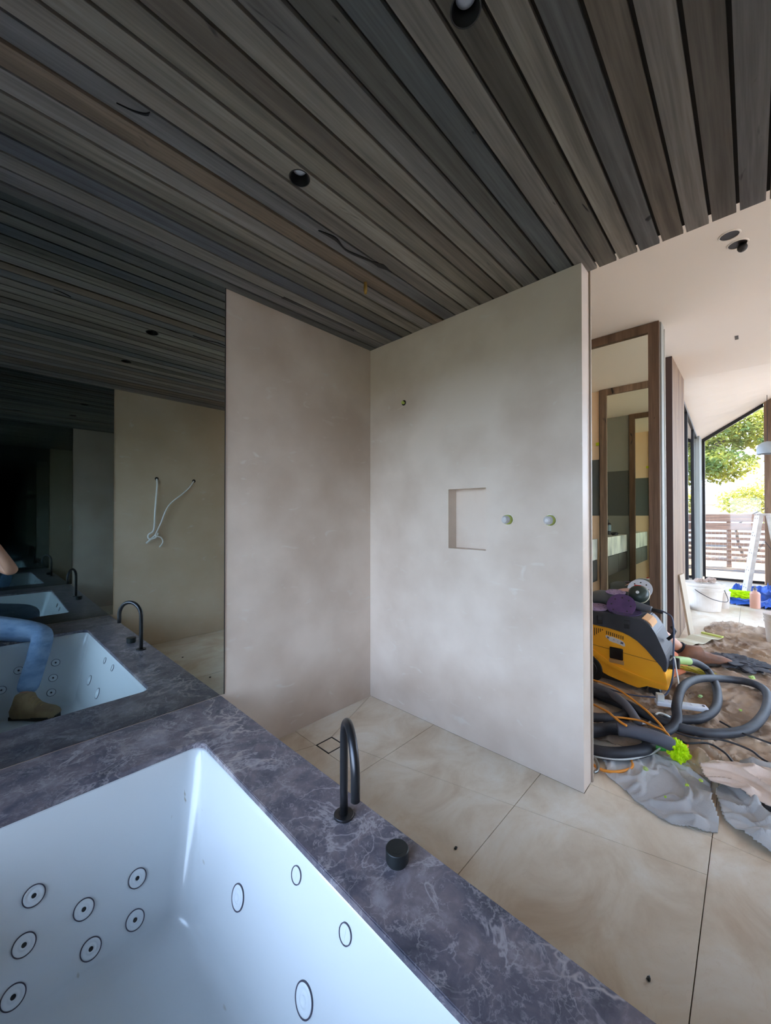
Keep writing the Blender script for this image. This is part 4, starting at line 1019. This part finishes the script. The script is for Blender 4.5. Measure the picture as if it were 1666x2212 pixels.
# ------------------------------------------------------------------ hoses and cords
M_HOSE = mat('black_hose', (28, 31, 39), 0.6, 0, (48, 50, 57), 9)
M_ORC = mat('orange_cord', (222, 140, 44), 0.5); M_WC = mat('white_flex', (216, 216, 210), 0.5); M_BC = mat('black_flex', (44, 46, 52), 0.5)
def hose(nm, pts, r, lab, rib=0.0, m=M_HOSE, n=10, lift=0.0):
    P = catmull([(p[0], p[1], max(p[2], r + .012) + lift) for p in pts], n)
    # resample to even steps for ribs
    step = 0.004 if rib else 0.02; out = [P[0]]; acc = 0
    for a, b in zip(P, P[1:]):
        L_ = (b - a).length; 
        if L_ == 0: continue
        d = step - acc
        while d <= L_: out.append(a + (b - a) * (d / L_)); d += step
        acc = (acc + L_) % step
    bm = bmesh.new(); tube(bm, out, (lambda i, t: r * (1 + (rib if i % 2 else -rib))) if rib else r, 14)
    o = fin(nm, bm, m, smooth=True); 
    if lab: tag(o, lab, 'hose')
    return o
hz = thing('vacuum_hose', 'black vacuum hose looping far across the brown drop cloth', 'hose', (2.95, .13, 0.03))
h1 = hose('hose', [(3.02, .98, .08), (2.947, .808, .08), (2.924, .64, .08), (2.815, .422, .075), (2.849, .251, .06), (2.947, .135, .05), (3.135, .019, .05), (3.5, -.055, .05), (3.862, -.062, .05), (3.989, .022, .05), (3.90, .179, .06), (3.56, .289, .13), (3.211, .341, .17), (2.953, .344, .14), (2.85, .332, .09), (2.739, .37, .055), (2.666, .445, .045), (2.60, .55, .045), (2.5, .72, .045)], .026, None)
tp = []
for c in ((3.70, .245, .095), (3.99, .03, .05)):
    bm = bmesh.new(); tube(bm, [(c[0] - .012, c[1] + .004, c[2]), (c[0] + .012, c[1] - .004, c[2])], .0275, 14); tp.append(fin('tape_band', bm, mat('masking_tape', (176, 170, 140), .7)))
    bpy.data.objects.remove(tp.pop())
adopt(hz, h1)
hy = thing('vacuum_hose', 'black hose with a pale green cuff leaving the front of the extractor', 'hose', (3.46, .38, 0.03))
h2 = hose('hose', [(3.70, .365, .20), (3.87, .324, .15), (3.98, .264, .075), (3.716, .198, .05), (3.359, .18, .045), (3.114, .229, .045), (3.001, .309, .045), (2.903, .45, .045), (2.965, .70, .045), (3.02, .95, .045)], .026, None)
bm = bmesh.new(); tube(bm, catmull([(3.50, .42, .238), (3.57, .405, .232), (3.72, .36, .195)], 5), .029, 16); c1 = fin('green_cuff', bm, mat('sage_tape', (150, 176, 104), .6), smooth=True)
bm = bmesh.new(); tube(bm, [(3.46, .44, .24), (3.50, .425, .239)], .030, 16); c2 = fin('end_fitting', bm, M_BLACK, smooth=True)
adopt(hy, h2, c1, c2)
hose('coiled_hose', [(2.66, 1.0, .04), (2.995, .90, .04), (3.06, .74, .04), (2.98, .63, .04), (2.86, .585, .045), (2.74, .62, .045), (2.64, .74, .04), (2.60, .92, .04)], .030, 'black hose coil curling back against the wall end, upper of the pile')
hose('coiled_hose', [(2.30, .9, .05), (2.43, .70, .05), (2.60, .60, .05), (2.66, .53, .05), (2.60, .44, .045), (2.50, .42, .04), (2.40, .47, .04), (2.30, .57, .04), (2.24, .75, .04), (2.2, .95, .04)], .031, 'thick ribbed hose coil lying lowest in front of the dust extractor', rib=0.035)
hose('coiled_hose', [(2.25, .92, .10), (2.36, .70, .10), (2.46, .60, .10), (2.58, .50, .09)], .027, 'ribbed hose crossing over the lowest coil', rib=0.035)
hose('hose_end', [(2.432, .545, .125), (2.455, .49, .128), (2.493, .416, .118), (2.515, .35, .105), (2.529, .312, .09)], .034, 'loose dusty ribbed hose end lying on top of the coils', rib=0.04, m=mat('dusty_hose', (84, 86, 96), .65))
hose('coiled_hose', [(3.1, 1.02, .10), (3.0, .86, .10), (2.97, .74, .10), (2.86, .60, .095), (2.72, .50, .06)], .024, 'dusty hose with pale ribs behind the yellow cord', rib=0.05, m=mat('dusty_hose_2', (98, 98, 104), .7))
OG = 'orange extension cord loops'
cable('extension_cord', [(3.02, .98, .14), (3.0, .826, .14), (2.963, .676, .14), (2.844, .498, .11), (2.738, .40, .09), (2.70, .36, .06)], .0065, M_ORC, 'orange cord running over the black hoses in a long straight slope', 'cord')
cable('extension_cord', [(2.60, .74, .15), (2.521, .623, .165), (2.473, .575, .168), (2.440, .535, .166), (2.42, .50, .165)], .0065, M_ORC, 'short orange cord loop resting on the dusty hose end', 'cord')
cable('extension_cord', [(2.25, .75, .02), (2.20, .63, .02), (2.179, .561, .016), (2.215, .50, .016), (2.30, .455, .016), (2.38, .475, .018), (2.42, .53, .02)], .007, M_ORC, 'orange cord loop on the tiles beside the wall end', 'cord')
cable('extension_cord', [(2.624, .60, .10), (2.676, .49, .10), (2.66, .42, .10), (2.643, .35, .09), (2.60, .31, .03), (2.63, .28, .04), (2.70, .268, .035), (2.725, .30, .03), (2.69, .33, .04)], .006, M_ORC, 'orange cord bending into a small loop behind the lime paper ball', 'cord')
cable('power_cable', [(2.786, .36, .05), (2.784, .246, .05), (2.845, .13, .058), (2.827, .018, .058), (2.762, -.06, .05), (2.72, -.3, .05)], .0055, M_BC, 'thin black cable trailing right from the hose pile across the cloth')
cable('power_cable', [(2.72, .30, .045), (2.702, .269, .045), (2.754, .184, .056), (2.708, .115, .056), (2.641, .077, .05), (2.60, .03, .03)], .0055, M_BC, 'short black cable curving down towards the pinkish cloth')
cable('power_cable', [(3.10, .15, .055), (3.025, .058, .055), (3.004, -.019, .055), (2.98, -.2, .045)], .0055, M_BC, 'black cable emerging from under the big hose loop')
cable('power_cable', [(3.47, .50, .60), (3.44, .46, .595), (3.40, .42, .575), (3.32, .40, .50), (3.26, .395, .35), (3.25, .40, .20), (3.22, .44, .08), (3.18, .55, .05), (3.15, .70, .045), (3.2, .95, .045)], .0055, mat('blue_grey_flex', (70, 80, 104), .5), 'sander cable drooping in a big arc past the extractor nose')
cable('power_cable', [(3.30, .42, .30), (3.25, .39, .34), (3.22, .375, .27), (3.20, .36, .18), (3.18, .36, .08), (3.16, .36, .055), (3.14, .33, .055)], .0045, M_WC, 'white flex hanging to the power board', 'cable')
cable('power_cable', [(2.75, .50, .05), (2.80, .46, .05), (2.86, .42, .10), (2.95, .36, .05)], .006, M_WC, 'short white flex lying among the black hoses')
cable('power_cable', [(2.21, .70, .03), (2.28, .55, .03), (2.35, .47, .032), (2.47, .40, .034), (2.55, .37, .04)], .005, mat('pale_flex', (190, 192, 190), .5), 'pale flex running on the grey drop sheet below the coils')
cable('power_cable', [(3.06, .86, .06), (2.98, .62, .05), (2.90, .50, .05), (2.78, .40, .05), (2.66, .34, .05)], .005, mat('grey_flex', (140, 140, 138), .5), 'grey flex following the orange cord down the slope')
# metal clamp by the wall end
cable('hose_clamp', [(2.16, .64, .06), (2.20, .60, .05), (2.17, .575, .02), (2.13, .585, .016), (2.12, .62, .016)], .008, mat('steel', (120, 120, 118), .3, .8), 'small steel fitting on the tiles against the wall end', 'fitting')
# power board
pb = thing('power_board', 'white four-way power board under the hose loop', 'power board', (3.16, .355, .05), R(-66))
box('case', (-.13, -.03, 0), (.15, .03, .028), mat('white_plastic', (212, 216, 226), .4), pb, 0.006)
for k in range(4): box('socket', (-.12 + k * .062, -.018, .0282), (-.085 + k * .062, .018, .0292), M_JET, pb)
box('switch', (.125, -.008, .0282), (.137, .008, .031), M_BLACK, pb)
box('plug', (-.125, -.02, .0295), (-.085, .02, .072), M_WC, pb, 0.004)
# lime paper ball and green bits
M_LIME = mat('lime_paper', (186, 224, 12), 0.6, spec=0.2)
tag(blob('crumpled_paper', (2.535, .290, .022), (.052, .052, .056), M_LIME, seed=2, amp=.42, fr=8, sub=4), 'bright lime crumpled paper ball on the drop cloth', 'paper')
gp = thing('tape_roll_packet', 'green packet lying under the loose hose end', 'packet', (2.56, .40, .03), R(30)); box('wrapper', (-.03, -.05, 0), (.03, .05, .012), mat('green_foil', (60, 160, 70), .3), gp, 0.004)
for i, (x, y, z, s_, lab) in enumerate(((2.133, .291, .035, .014, 'lime scrap nearest the tile edge on the grey sheet'), (2.267, .227, .050, .020, 'lime scrap in the fold of the grey sheet'), (2.35, .183, .05, .022, 'long green scrap behind the grey fold'), (3.372, .063, .05, .022, 'pale green scrap inside the big hose loop'), (4.113, .01, .045, .05, 'yellow-green scrap beyond the big hose loop'), (2.296, .394, .035, .03, 'faded green strip on the grey sheet beside the coils'), (3.45, .27, .045, .035, 'green scrap between the two hose loops'))):
    tag(blob('paper_scrap', (x, y, z), (s_ * .6, s_ * .45, s_ * .25), mat('scrap_green_%d' % i, (150 + 8 * (i % 3), 186, 50 + 12 * i), .7), seed=20 + i, sub=2), lab, 'scrap')
# second sheet of yellow masking paper near the boot
tag(blob('masking_paper', (4.02, .34, .03), (.05, .13, .02), mat('mustard_paper', (190, 178, 60), .7), seed=41, sub=3), 'mustard strip of paper on the cloth behind the green hose cuff', 'paper')
mt = thing('orange_mat', 'orange kneeling sheet under the worker\'s leg', 'mat', (4.25, .50, .03))
bm = bmesh.new(); prism(bm, [(-.55, .12), (.25, .12), (.30, .0), (.12, -.09), (-.30, -.10), (-.62, .0)], 0, .006); fin('sheet', bm, mat('orange_sheet', (220, 128, 84), .7), mt)
br = thing('plastic_sheet', 'pale plastic sheet with a lime taped edge lying beyond the work boot', 'plastic sheet', (5.05, .40, .055), R(-20))
bm = bmesh.new(); P_ = [(-.32 + .6 * i / 10, .012 * math.sin(i * 1.3)) for i in range(11)]; prism(bm, P_ + [(u, v - .003) for u, v in P_[::-1]], -.09, .09, 'y'); fin('sheet', bm, mat('pale_plastic', (214, 210, 186), .35), br)
box('lime_band', (.235, -.09, -.006), (.275, .09, .008), mat('pale_lime', (196, 206, 100), .6), br)
rag = blob('black_rag', (4.50, .085, .02), (.22, .20, .035), mat('black_cloth', (58, 58, 64), .8), seed=11, amp=.4, fr=5, sub=5); tag(rag, 'black crumpled plastic sack lying beyond the work boot', 'sack')

# leaning board
lb = thing('offcut_board', 'pale board leaning against the timber-clad wall', 'board', (5.27, .478, 0.001))
_z = Vector((5.12, .553, .68)) - Vector((5.27, .478, 0)); lb.rotation_mode = 'QUATERNION'; lb.rotation_quaternion = _z.to_track_quat('Z', 'X')
box('board_face', (-.035, -.012, 0.0), (.035, .012, .70), mat('pale_mdf', (204, 190, 170), .6), lb, 0.002)

# buckets
M_BUCK = mat('white_bucket', (222, 212, 202), 0.45, 0, (206, 192, 178), 5)
def bucket(x, y, r, h, lab, m=M_BUCK, handle=True, lid=True):
    t = thing('bucket', lab, 'bucket', (x, y, .0005))
    bm = bmesh.new(); pf = [(r * .84, 0), (r * .86, .004), (r * .97, h * .72), (r * 1.04, h * .72), (r * 1.05, h * .76), (r * .99, h * .77), (r * 1.0, h * .84), (r * 1.05, h * .84), (r * 1.05, h * .88), (r * 1.0, h * .89), (r * 1.02, h), (r * .97, h), (r * .94, h * .9), (r * .82, .01), (0, .01)]
    lathe(bm, pf, 40, cap=False); fin('pail', bm, m, t, smooth=False)
    if lid:
        bm = bmesh.new(); lathe(bm, [(0, h * .98), (r * .93, h * .98), (r * .95, h + .001), (r * 1.05, h + .001), (r * 1.07, h * .99), (r * 1.07, h * .93), (r * 1.03, h * .93)], 40, cap=False); fin('lid', bm, m, t)
    if handle:
        bm = bmesh.new(); tube(bm, catmull([(-r * 1.03 * .2, -r * 1.03, h * .8), (-r * .6, -r * 1.2, h * .45), (-r * 1.1, -r * .6, h * .50), (-r * 1.06, 0, h * .66), (-r * 1.02, r * .35, h * .8)], 6), .0045, 6); fin('wire_handle', bm, M_GUN, t, smooth=True)
    return t
bucket(6.95, .50, .215, .37, 'big white plastic bucket with a lid and tools on top', handle=True)
bucket(7.24, .315, .085, .235, 'small white pot standing behind the big bucket', handle=False)
bucket(5.60, -.20, .12, .30, 'white bucket cut off by the right edge of the picture', handle=False)
M_MUD = mat('dried_plaster', (176, 154, 140), .9)
for i, (dx, dy, s_) in enumerate(((-.02, .05, .05), (.06, -.08, .06), (.0, -.01, .04))):
    tag(blob('filler_lump', (6.95 + dx, .50 + dy, .372), (s_, s_, s_ * .7), M_MUD, seed=30 + i, amp=.25, sub=3), ['plaster-caked sponge on the bucket lid, left one', 'plaster-caked sponge on the bucket lid, right one', 'small lump of filler in the middle of the bucket lid'][i], 'sponge')
# tarp, rag, spray bottle, ladder
tp_ = clothmesh('tarpaulin', [(7.62, .33), (7.45, -.25), (7.4, -.6), (9.6, -.6), (9.5, .2), (8.8, .30), (8.2, .36)], .03, .11, 2.6, .002, mat('blue_tarp', (52, 96, 190), .45), 17, 'crumpled blue tarpaulin under the ladder', cat='tarpaulin')
tag(blob('lime_rag', (7.75, .13, .09), (.10, .16, .07), M_LIME, seed=8, amp=.42, sub=4), 'lime paper heap on the blue tarpaulin', 'paper')
sb = bottle(7.30, -.02, .04, .055, .30, mat('peach_liquid', (206, 156, 136), .3), 'peach spray bottle with grey trigger in front of the tarpaulin', mat('grey_trigger', (112, 110, 108), .5), 'spray_bottle')
M_ALU = mat('painted_ladder', (206, 198, 190), 0.55, 0.1, (186, 176, 168), 14)
M_SPLAT = mat('paint_spots', (92, 74, 70), 0.7)
ld = thing('step_ladder', 'paint-splashed white A-frame step ladder by the garden window', 'ladder', (8.5, -.13, 0))
def beam(nm, a, b, w, d, m, par):
    a, b = Vector(a), Vector(b); z = (b - a); L_ = z.length; bm = bmesh.new(); bx(bm, -w / 2, w / 2, -d / 2, d / 2, 0, L_)
    o = fin(nm, bm, m, par, loc=a); o.rotation_mode = 'QUATERNION'; o.rotation_quaternion = z.to_track_quat('Z', 'X'); return o
for sx_, nm in ((-.19, 'front'), (.19, 'back')):
    for (ya_, yb_, q) in ((.22, .055, 1), (-.26, -.075, -1)):
        s_ = beam('stile', (sx_, ya_, .01), (sx_ * .75, yb_, 1.30), .05, .20, M_ALU, ld)
        for k in range(5):
            f = .12 + k * .21
            for e_ in (-.045, .045): 
                bm = bmesh.new(); bx(bm, -.0265, .0265, e_ - .009, e_ + .009, f * 1.3, f * 1.3 + .018); fin('rivet', bm, M_SPLAT, s_)
for k in range(4):
    f = .16 + k * .21; yv = .22 - (.22 - .055) * f; box('tread', (-.18 + .045 * f, yv - .035, f * 1.3), (.18 - .045 * f, yv + .035, f * 1.3 + .02), M_ALU, ld)
box('top_cap', (-.16, -.10, 1.30), (.16, .085, 1.335), M_ALU, ld, .004)
for sx_ in (-.175, .175):
    beam('spreader', (sx_, .135, .62), (sx_, -.01, .90), .006, .012, M_GUN, ld); beam('spreader', (sx_, -.165, .62), (sx_, -.01, .90), .006, .012, M_GUN, ld)
rl = thing('red_tool', 'red tool on top of the ladder shelf at the right edge', 'tool', (5.60, -.20, .302)); box('handle', (-.06, -.04, 0), (.06, .04, .05), mat('red_tool_plastic', (214, 60, 50), .4), rl, .008)

# ------------------------------------------------------------------ people
M_SKIN = mat('skin', (206, 156, 130), 0.55, 0, (196, 144, 118), 6)
M_JEANS = mat('blue_denim', (140, 166, 196), 0.9, 0, (108, 136, 170), 9, bump=1.0, bscale=16, stretch=(1, 1, 2.2))
M_SHIRT = mat('black_shirt', (30, 31, 36), 0.9)
M_BOOT = mat('tan_suede_boot', (164, 138, 100), 0.85, 0, (132, 108, 78), 10)
M_SOLE = mat('boot_sole', (52, 46, 40), 0.8)
M_HAIR = mat('brown_hair', (60, 44, 34), 0.7)
def head(par, c, look, hairm=M_HAIR):
    """c: centre of skull, look: yaw"""
    bm = bmesh.new(); bmesh.ops.create_uvsphere(bm, u_segments=28, v_segments=20, radius=1)
    for v in bm.verts:
        x, y, z = v.co; w = 1.0 - 0.28 * max(0, -z) ** 1.2
        v.co = Vector((x * .078 * w, y * .096 * (1 - .12 * max(0, -z)), z * .118))
        if y > .8 and abs(z) < .5: v.co.y += .002
    hd = fin('head', bm, M_SKIN, par, loc=c, rot=(0, 0, look), smooth=True)
    def sm(nm, p, s_, m, sub=2):
        b = bmesh.new(); bmesh.ops.create_icosphere(b, subdivisions=sub, radius=1)
        for v in b.verts: v.co = Vector((v.co.x * s_[0], v.co.y * s_[1], v.co.z * s_[2]))
        return fin(nm, b, m, hd, loc=p, smooth=True)
    sm('nose', (0, .098, -.018), (.013, .02, .024), M_SKIN); sm('mouth', (0, .088, -.055), (.024, .008, .007), mat('lips', (170, 100, 92), .5))
    for s in (-1, 1):
        sm('eye', (s * .030, .083, .008), (.012, .009, .007), mat('eye_white', (230, 230, 228), .2)); sm('ear', (s * .078, -.005, -.005), (.010, .018, .030), M_SKIN)
    b = bmesh.new(); bmesh.ops.create_uvsphere(b, u_segments=28, v_segments=20, radius=1)
    dele = [v for v in b.verts if (v.co.z < .15 and v.co.y > -.1) or (v.co.z < .45 and v.co.y > .55) or v.co.z < -.45]
    bmesh.ops.delete(b, geom=dele, context='VERTS')
    for v in b.verts: v.co = Vector((v.co.x * .084, v.co.y * .102 - .002, v.co.z * .126))
    fin('hair', b, hairm, hd, smooth=True); return hd
def hand(par, wrist, fdir, pdir, side, curl=.5, nm='hand'):
    """palm and five separate fingers grown as skinned chains; fdir fingers, pdir palm normal"""
    w = Vector(wrist); f = Vector(fdir).normalized(); pn = Vector(pdir).normalized(); a = f.cross(pn).normalized() * side
    vs = [(tuple(w), (.022, .017)), (tuple(w + f * .035), (.030, .014)), (tuple(w + f * .075), (.036, .012))]; es = [(0, 1), (1, 2)]
    pm = skin(nm, vs, es, M_SKIN, par, 2)
    for k, (o_, L_) in enumerate(((.028, .068), (.010, .078), (-.009, .072), (-.027, .056))):
        b = w + f * .070 + a * o_; seg = L_ / 3; d = f.copy(); P = [b]
        for j in range(3):
            d = (d + pn * curl * (.55 if j else .35)).normalized(); P.append(P[-1] + d * seg * (1.15 - .12 * j))
        skin('finger', [(tuple(p), .0088 - .0009 * j) for j, p in enumerate(P)], [(0, 1), (1, 2), (2, 3)], M_SKIN, pm, 2)
    b = w + f * .028 + a * .026; P = [b, b + (a * .8 + f * .6).normalized() * .03, b + (a * .8 + f * .6).normalized() * .03 + (f + pn * .3 + a * .2).normalized() * .03, b + (a * .8 + f * .6).normalized() * .03 + (f + pn * .5).normalized() * .058]
    skin('thumb', [(tuple(p), .0105 - .0009 * j) for j, p in enumerate(P)], [(0, 1), (1, 2), (2, 3)], M_SKIN, pm, 2)
    return pm
def boot(par, heel, toe, up=.13, m=M_BOOT, laces=True, nm='boot'):
    heel = Vector(heel); toe = Vector(toe); d = (toe - heel); L_ = d.length
    yaw = math.atan2(d.y, d.x); pitch_ = -math.asin(d.z / L_)
    prof = [(-.02, .05), (.0, .10), (.015, up), (.10, up + .005), (.115, up - .03), (.15, .085), (.20, .066), (.25, .058), (.285, .040), (.295, .02), (.29, .0), (.0, .0), (-.015, .01)]
    k = L_ / .295
    bm = bmesh.new(); n = 9; rings = []
    for i in range(n + 1):
        u = -1 + 2 * i / n; 
        ring = []
        for (x, z) in prof:
            wdt = .046 + .010 * math.sin(min(max(x / .29, 0), 1) * 3.0); q = math.sqrt(max(0, 1 - abs(u) ** 3.2)); zz_ = z * (0.55 + 0.45 * q) if z > 0.01 else z
            xx = .13 + (x - .13) * (0.86 + .14 * q); ring.append(bm.verts.new((xx * k, u * wdt, zz_)))
        rings.append(ring)
    for A_, B_ in zip(rings, rings[1:]):
        for i in range(len(prof)): bm.faces.new((A_[i], A_[(i + 1) % len(prof)], B_[(i + 1) % len(prof)], B_[i]))
    bm.faces.new(rings[0]); bm.faces.new(rings[-1][::-1])
    bt = fin(nm, bm, m, par, loc=heel, rot=(0, pitch_, yaw), smooth=True)
    bm = bmesh.new(); P = [(-.018, -.036), (.08, -.038), (.18, -.052), (.26, -.048), (.297, -.02), (.297, .02), (.26, .048), (.18, .052), (.08, .038), (-.018, .036)]
    prism(bm, [(a * k, b) for a, b in P], -.016, .006); fin('sole', bm, M_SOLE, bt)
    if laces:
        for j in range(5):
            x = .112 + j * .022; z = up - .028 - j * .017
            b = bmesh.new(); tube(b, [(x * k, -.026, z - .006), (x * k + .004, 0, z + .006), (x * k, .026, z - .006)], .003, 6); fin('lace', b, mat('lace', (188, 156, 104), .8), bt)
    return bt
# photographer sitting on the far deck end, feet in the bath, seen in the smoked mirror
pg = thing('person', 'person in jeans and tan work boots sitting at the bath end', 'person', (-.08, -.17, DK))
o0 = (-.08, -.17, DK)
Lc = lambda p: (p[0] - o0[0], p[1] - o0[1], p[2] - o0[2])
hipR, kneeR, ankR = (.03, -.12, .47), (.355, .10, .405), (.235, .335, .03)
hipL, kneeL, ankL = (-.17, -.10, .47), (-.10, .32, .43), (-.02, .42, .03)
body_v = [(Lc((-.07, -.17, .48)), .11), (Lc((-.08, -.19, .65)), .115), (Lc((-.09, -.20, .85)), .125), (Lc((-.09, -.20, .98)), .08), (Lc((-.10, -.19, 1.07)), .05), (Lc((-.10, -.18, 1.14)), .045),
          (Lc((.07, -.18, .97)), .058), (Lc((.19, 0.0, .875)), .043), (Lc((.075, .005, 1.11)), .030),
          (Lc((-.25, -.18, .97)), .058), (Lc((-.29, -.02, .80)), .043), (Lc((-.12, -.02, 1.10)), .030),
          (Lc(hipR), .085), (Lc(kneeR), .058), (Lc(ankR), .04), (Lc(hipL), .085), (Lc(kneeL), .058), (Lc(ankL), .04)]
body_e = [(0, 1), (1, 2), (2, 3), (3, 4), (4, 5), (3, 6), (6, 7), (7, 8), (3, 9), (9, 10), (10, 11), (0, 12), (12, 13), (13, 14), (0, 15), (15, 16), (16, 17)]
skin('body', body_v, body_e, M_SKIN, pg, 2)
skin('jeans', [(Lc((-.07, -.17, .49)), .125), (Lc((-.08, -.18, .58)), .12), (Lc(hipR), .105), (Lc((.19, -.01, .445)), .092), (Lc(kneeR), .078), (Lc((.315, .19, .27)), .068), (Lc((.24, .325, .05)), .066),
     (Lc(hipL), .105), (Lc((-.135, .11, .45)), .092), (Lc(kneeL), .078), (Lc((-.06, .37, .25)), .068), (Lc((-.02, .415, .05)), .066)],
     [(0, 1), (0, 2), (2, 3), (3, 4), (4, 5), (5, 6), (0, 7), (7, 8), (8, 9), (9, 10), (10, 11)], M_JEANS, pg, 2)
skin('shirt', [(Lc((-.08, -.18, .56)), .128), (Lc((-.085, -.19, .70)), .13), (Lc((-.09, -.20, .86)), .138), (Lc((-.09, -.20, 1.0)), .085), (Lc((.07, -.18, .975)), .07), (Lc((.13, -.09, .93)), .062), (Lc((-.25, -.18, .975)), .07), (Lc((-.27, -.09, .88)), .062)],
     [(0, 1), (1, 2), (2, 3), (3, 4), (4, 5), (3, 6), (6, 7)], M_SHIRT, pg, 2)
head(pg, Lc((-.105, -.165, 1.215)), R(-42))
boot(pg, Lc((.19, .32, -.080)), Lc((.395, .515, -.080)), .15); boot(pg, Lc((-.045, .41, -.080)), Lc((.03, .69, -.080)), .15)
hand(pg, Lc((.07, .0, 1.125)), (-.25, -.1, .9), (-.9, .3, 0), 1, .6); hand(pg, Lc((-.115, -.02, 1.115)), (.35, .05, .9), (.9, .1, 0), -1, .6)
ph = thing('phone', 'dark phone held up in front of the photographer\'s face', 'phone', (-.022, -.021, HC - .045)); ph.rotation_euler = (0, 0, R(AZ))
box('phone_body', (-.004, -.038, -.06), (.004, .038, .10), M_BLACK, ph, .003)
# worker kneeling in the hall doorway, one leg stretched out
wk = thing('person', 'worker on the floor with a bare leg and brown boot stretched out', 'person', (4.25, .95, 0.0))
o0 = (4.25, .95, 0.0)
hp = (4.30, 1.10, .38); kR = (4.05, .74, .42); aR = (4.255, .435, .115); kL = (4.52, .90, .08); aL = (4.45, 1.38, .08)
skin('body', [(Lc(hp), .12), (Lc((4.30, 1.12, .60)), .12), (Lc((4.30, 1.08, .82)), .13), (Lc((4.30, 1.05, .94)), .08), (Lc((4.30, 1.02, 1.05)), .05),
     (Lc((4.12, 1.05, .92)), .06), (Lc((4.08, 1.10, .66)), .045), (Lc((4.15, .98, .46)), .03), (Lc((4.48, 1.05, .92)), .06), (Lc((4.56, 1.10, .66)), .045), (Lc((4.50, .98, .46)), .03),
     (Lc((4.20, 1.06, .36)), .09), (Lc(kR), .062), (Lc((4.09, .68, .34)), .062), (Lc(aR), .04), (Lc((4.40, 1.06, .36)), .09), (Lc(kL), .06), (Lc(aL), .04)],
     [(0, 1), (1, 2), (2, 3), (3, 4), (3, 5), (5, 6), (6, 7), (3, 8), (8, 9), (9, 10), (0, 11), (11, 12), (12, 13), (13, 14), (0, 15), (15, 16), (16, 17)], M_SKIN, wk, 2)
skin('shirt', [(Lc((4.30, 1.12, .52)), .135), (Lc((4.30, 1.08, .82)), .145), (Lc((4.30, 1.05, .95)), .09), (Lc((4.12, 1.05, .93)), .07), (Lc((4.10, 1.08, .80)), .06), (Lc((4.48, 1.05, .93)), .07), (Lc((4.53, 1.08, .80)), .06)], [(0, 1), (1, 2), (2, 3), (3, 4), (2, 5), (5, 6)], M_SHIRT, wk, 2)
skin('shorts', [(Lc(hp), .135), (Lc((4.30, 1.12, .48)), .13), (Lc((4.20, 1.06, .37)), .105), (Lc((4.10, .88, .40)), .09), (Lc((4.40, 1.06, .37)), .105), (Lc((4.47, .97, .22)), .09)], [(0, 1), (0, 2), (2, 3), (0, 4), (4, 5)], mat('rust_shorts', (130, 62, 44), .9), wk, 2)
head(wk, Lc((4.30, 1.0, 1.16)), R(180)); hand(wk, Lc((4.16, .97, .46)), (.1, -.3, -1), (0, -1, 0), 1, .4); hand(wk, Lc((4.50, .97, .46)), (-.1, -.3, -1), (0, -1, 0), -1, .4)
bm = bmesh.new(); tube(bm, catmull([Lc((4.225, .475, .155)), Lc((4.25, .44, .12)), Lc((4.27, .41, .09))], 4), .052, 16); fin('sock', bm, mat('black_sock', (30, 32, 40), .9), wk, smooth=True)
boot(wk, Lc((4.20, .445, .055)), Lc((4.42, .135, .035)), .125, mat('brown_leather_boot', (124, 78, 50), .7, 0, (96, 62, 42), 12), True)
boot(wk, Lc((4.46, 1.40, .02)), Lc((4.44, 1.66, .02)), .12)

for (x, y, lab) in ((1.303, .219, 'tiny black chip on the tiles near the deck edge at the lower right'), (1.294, .848, 'tiny black chip on the tiles beside the mixer knob')):
    tag(blob('debris_chip', (x, y, .0005), (.009, .006, .004), M_BLACK, seed=int(x * 50), sub=2), lab, 'debris')
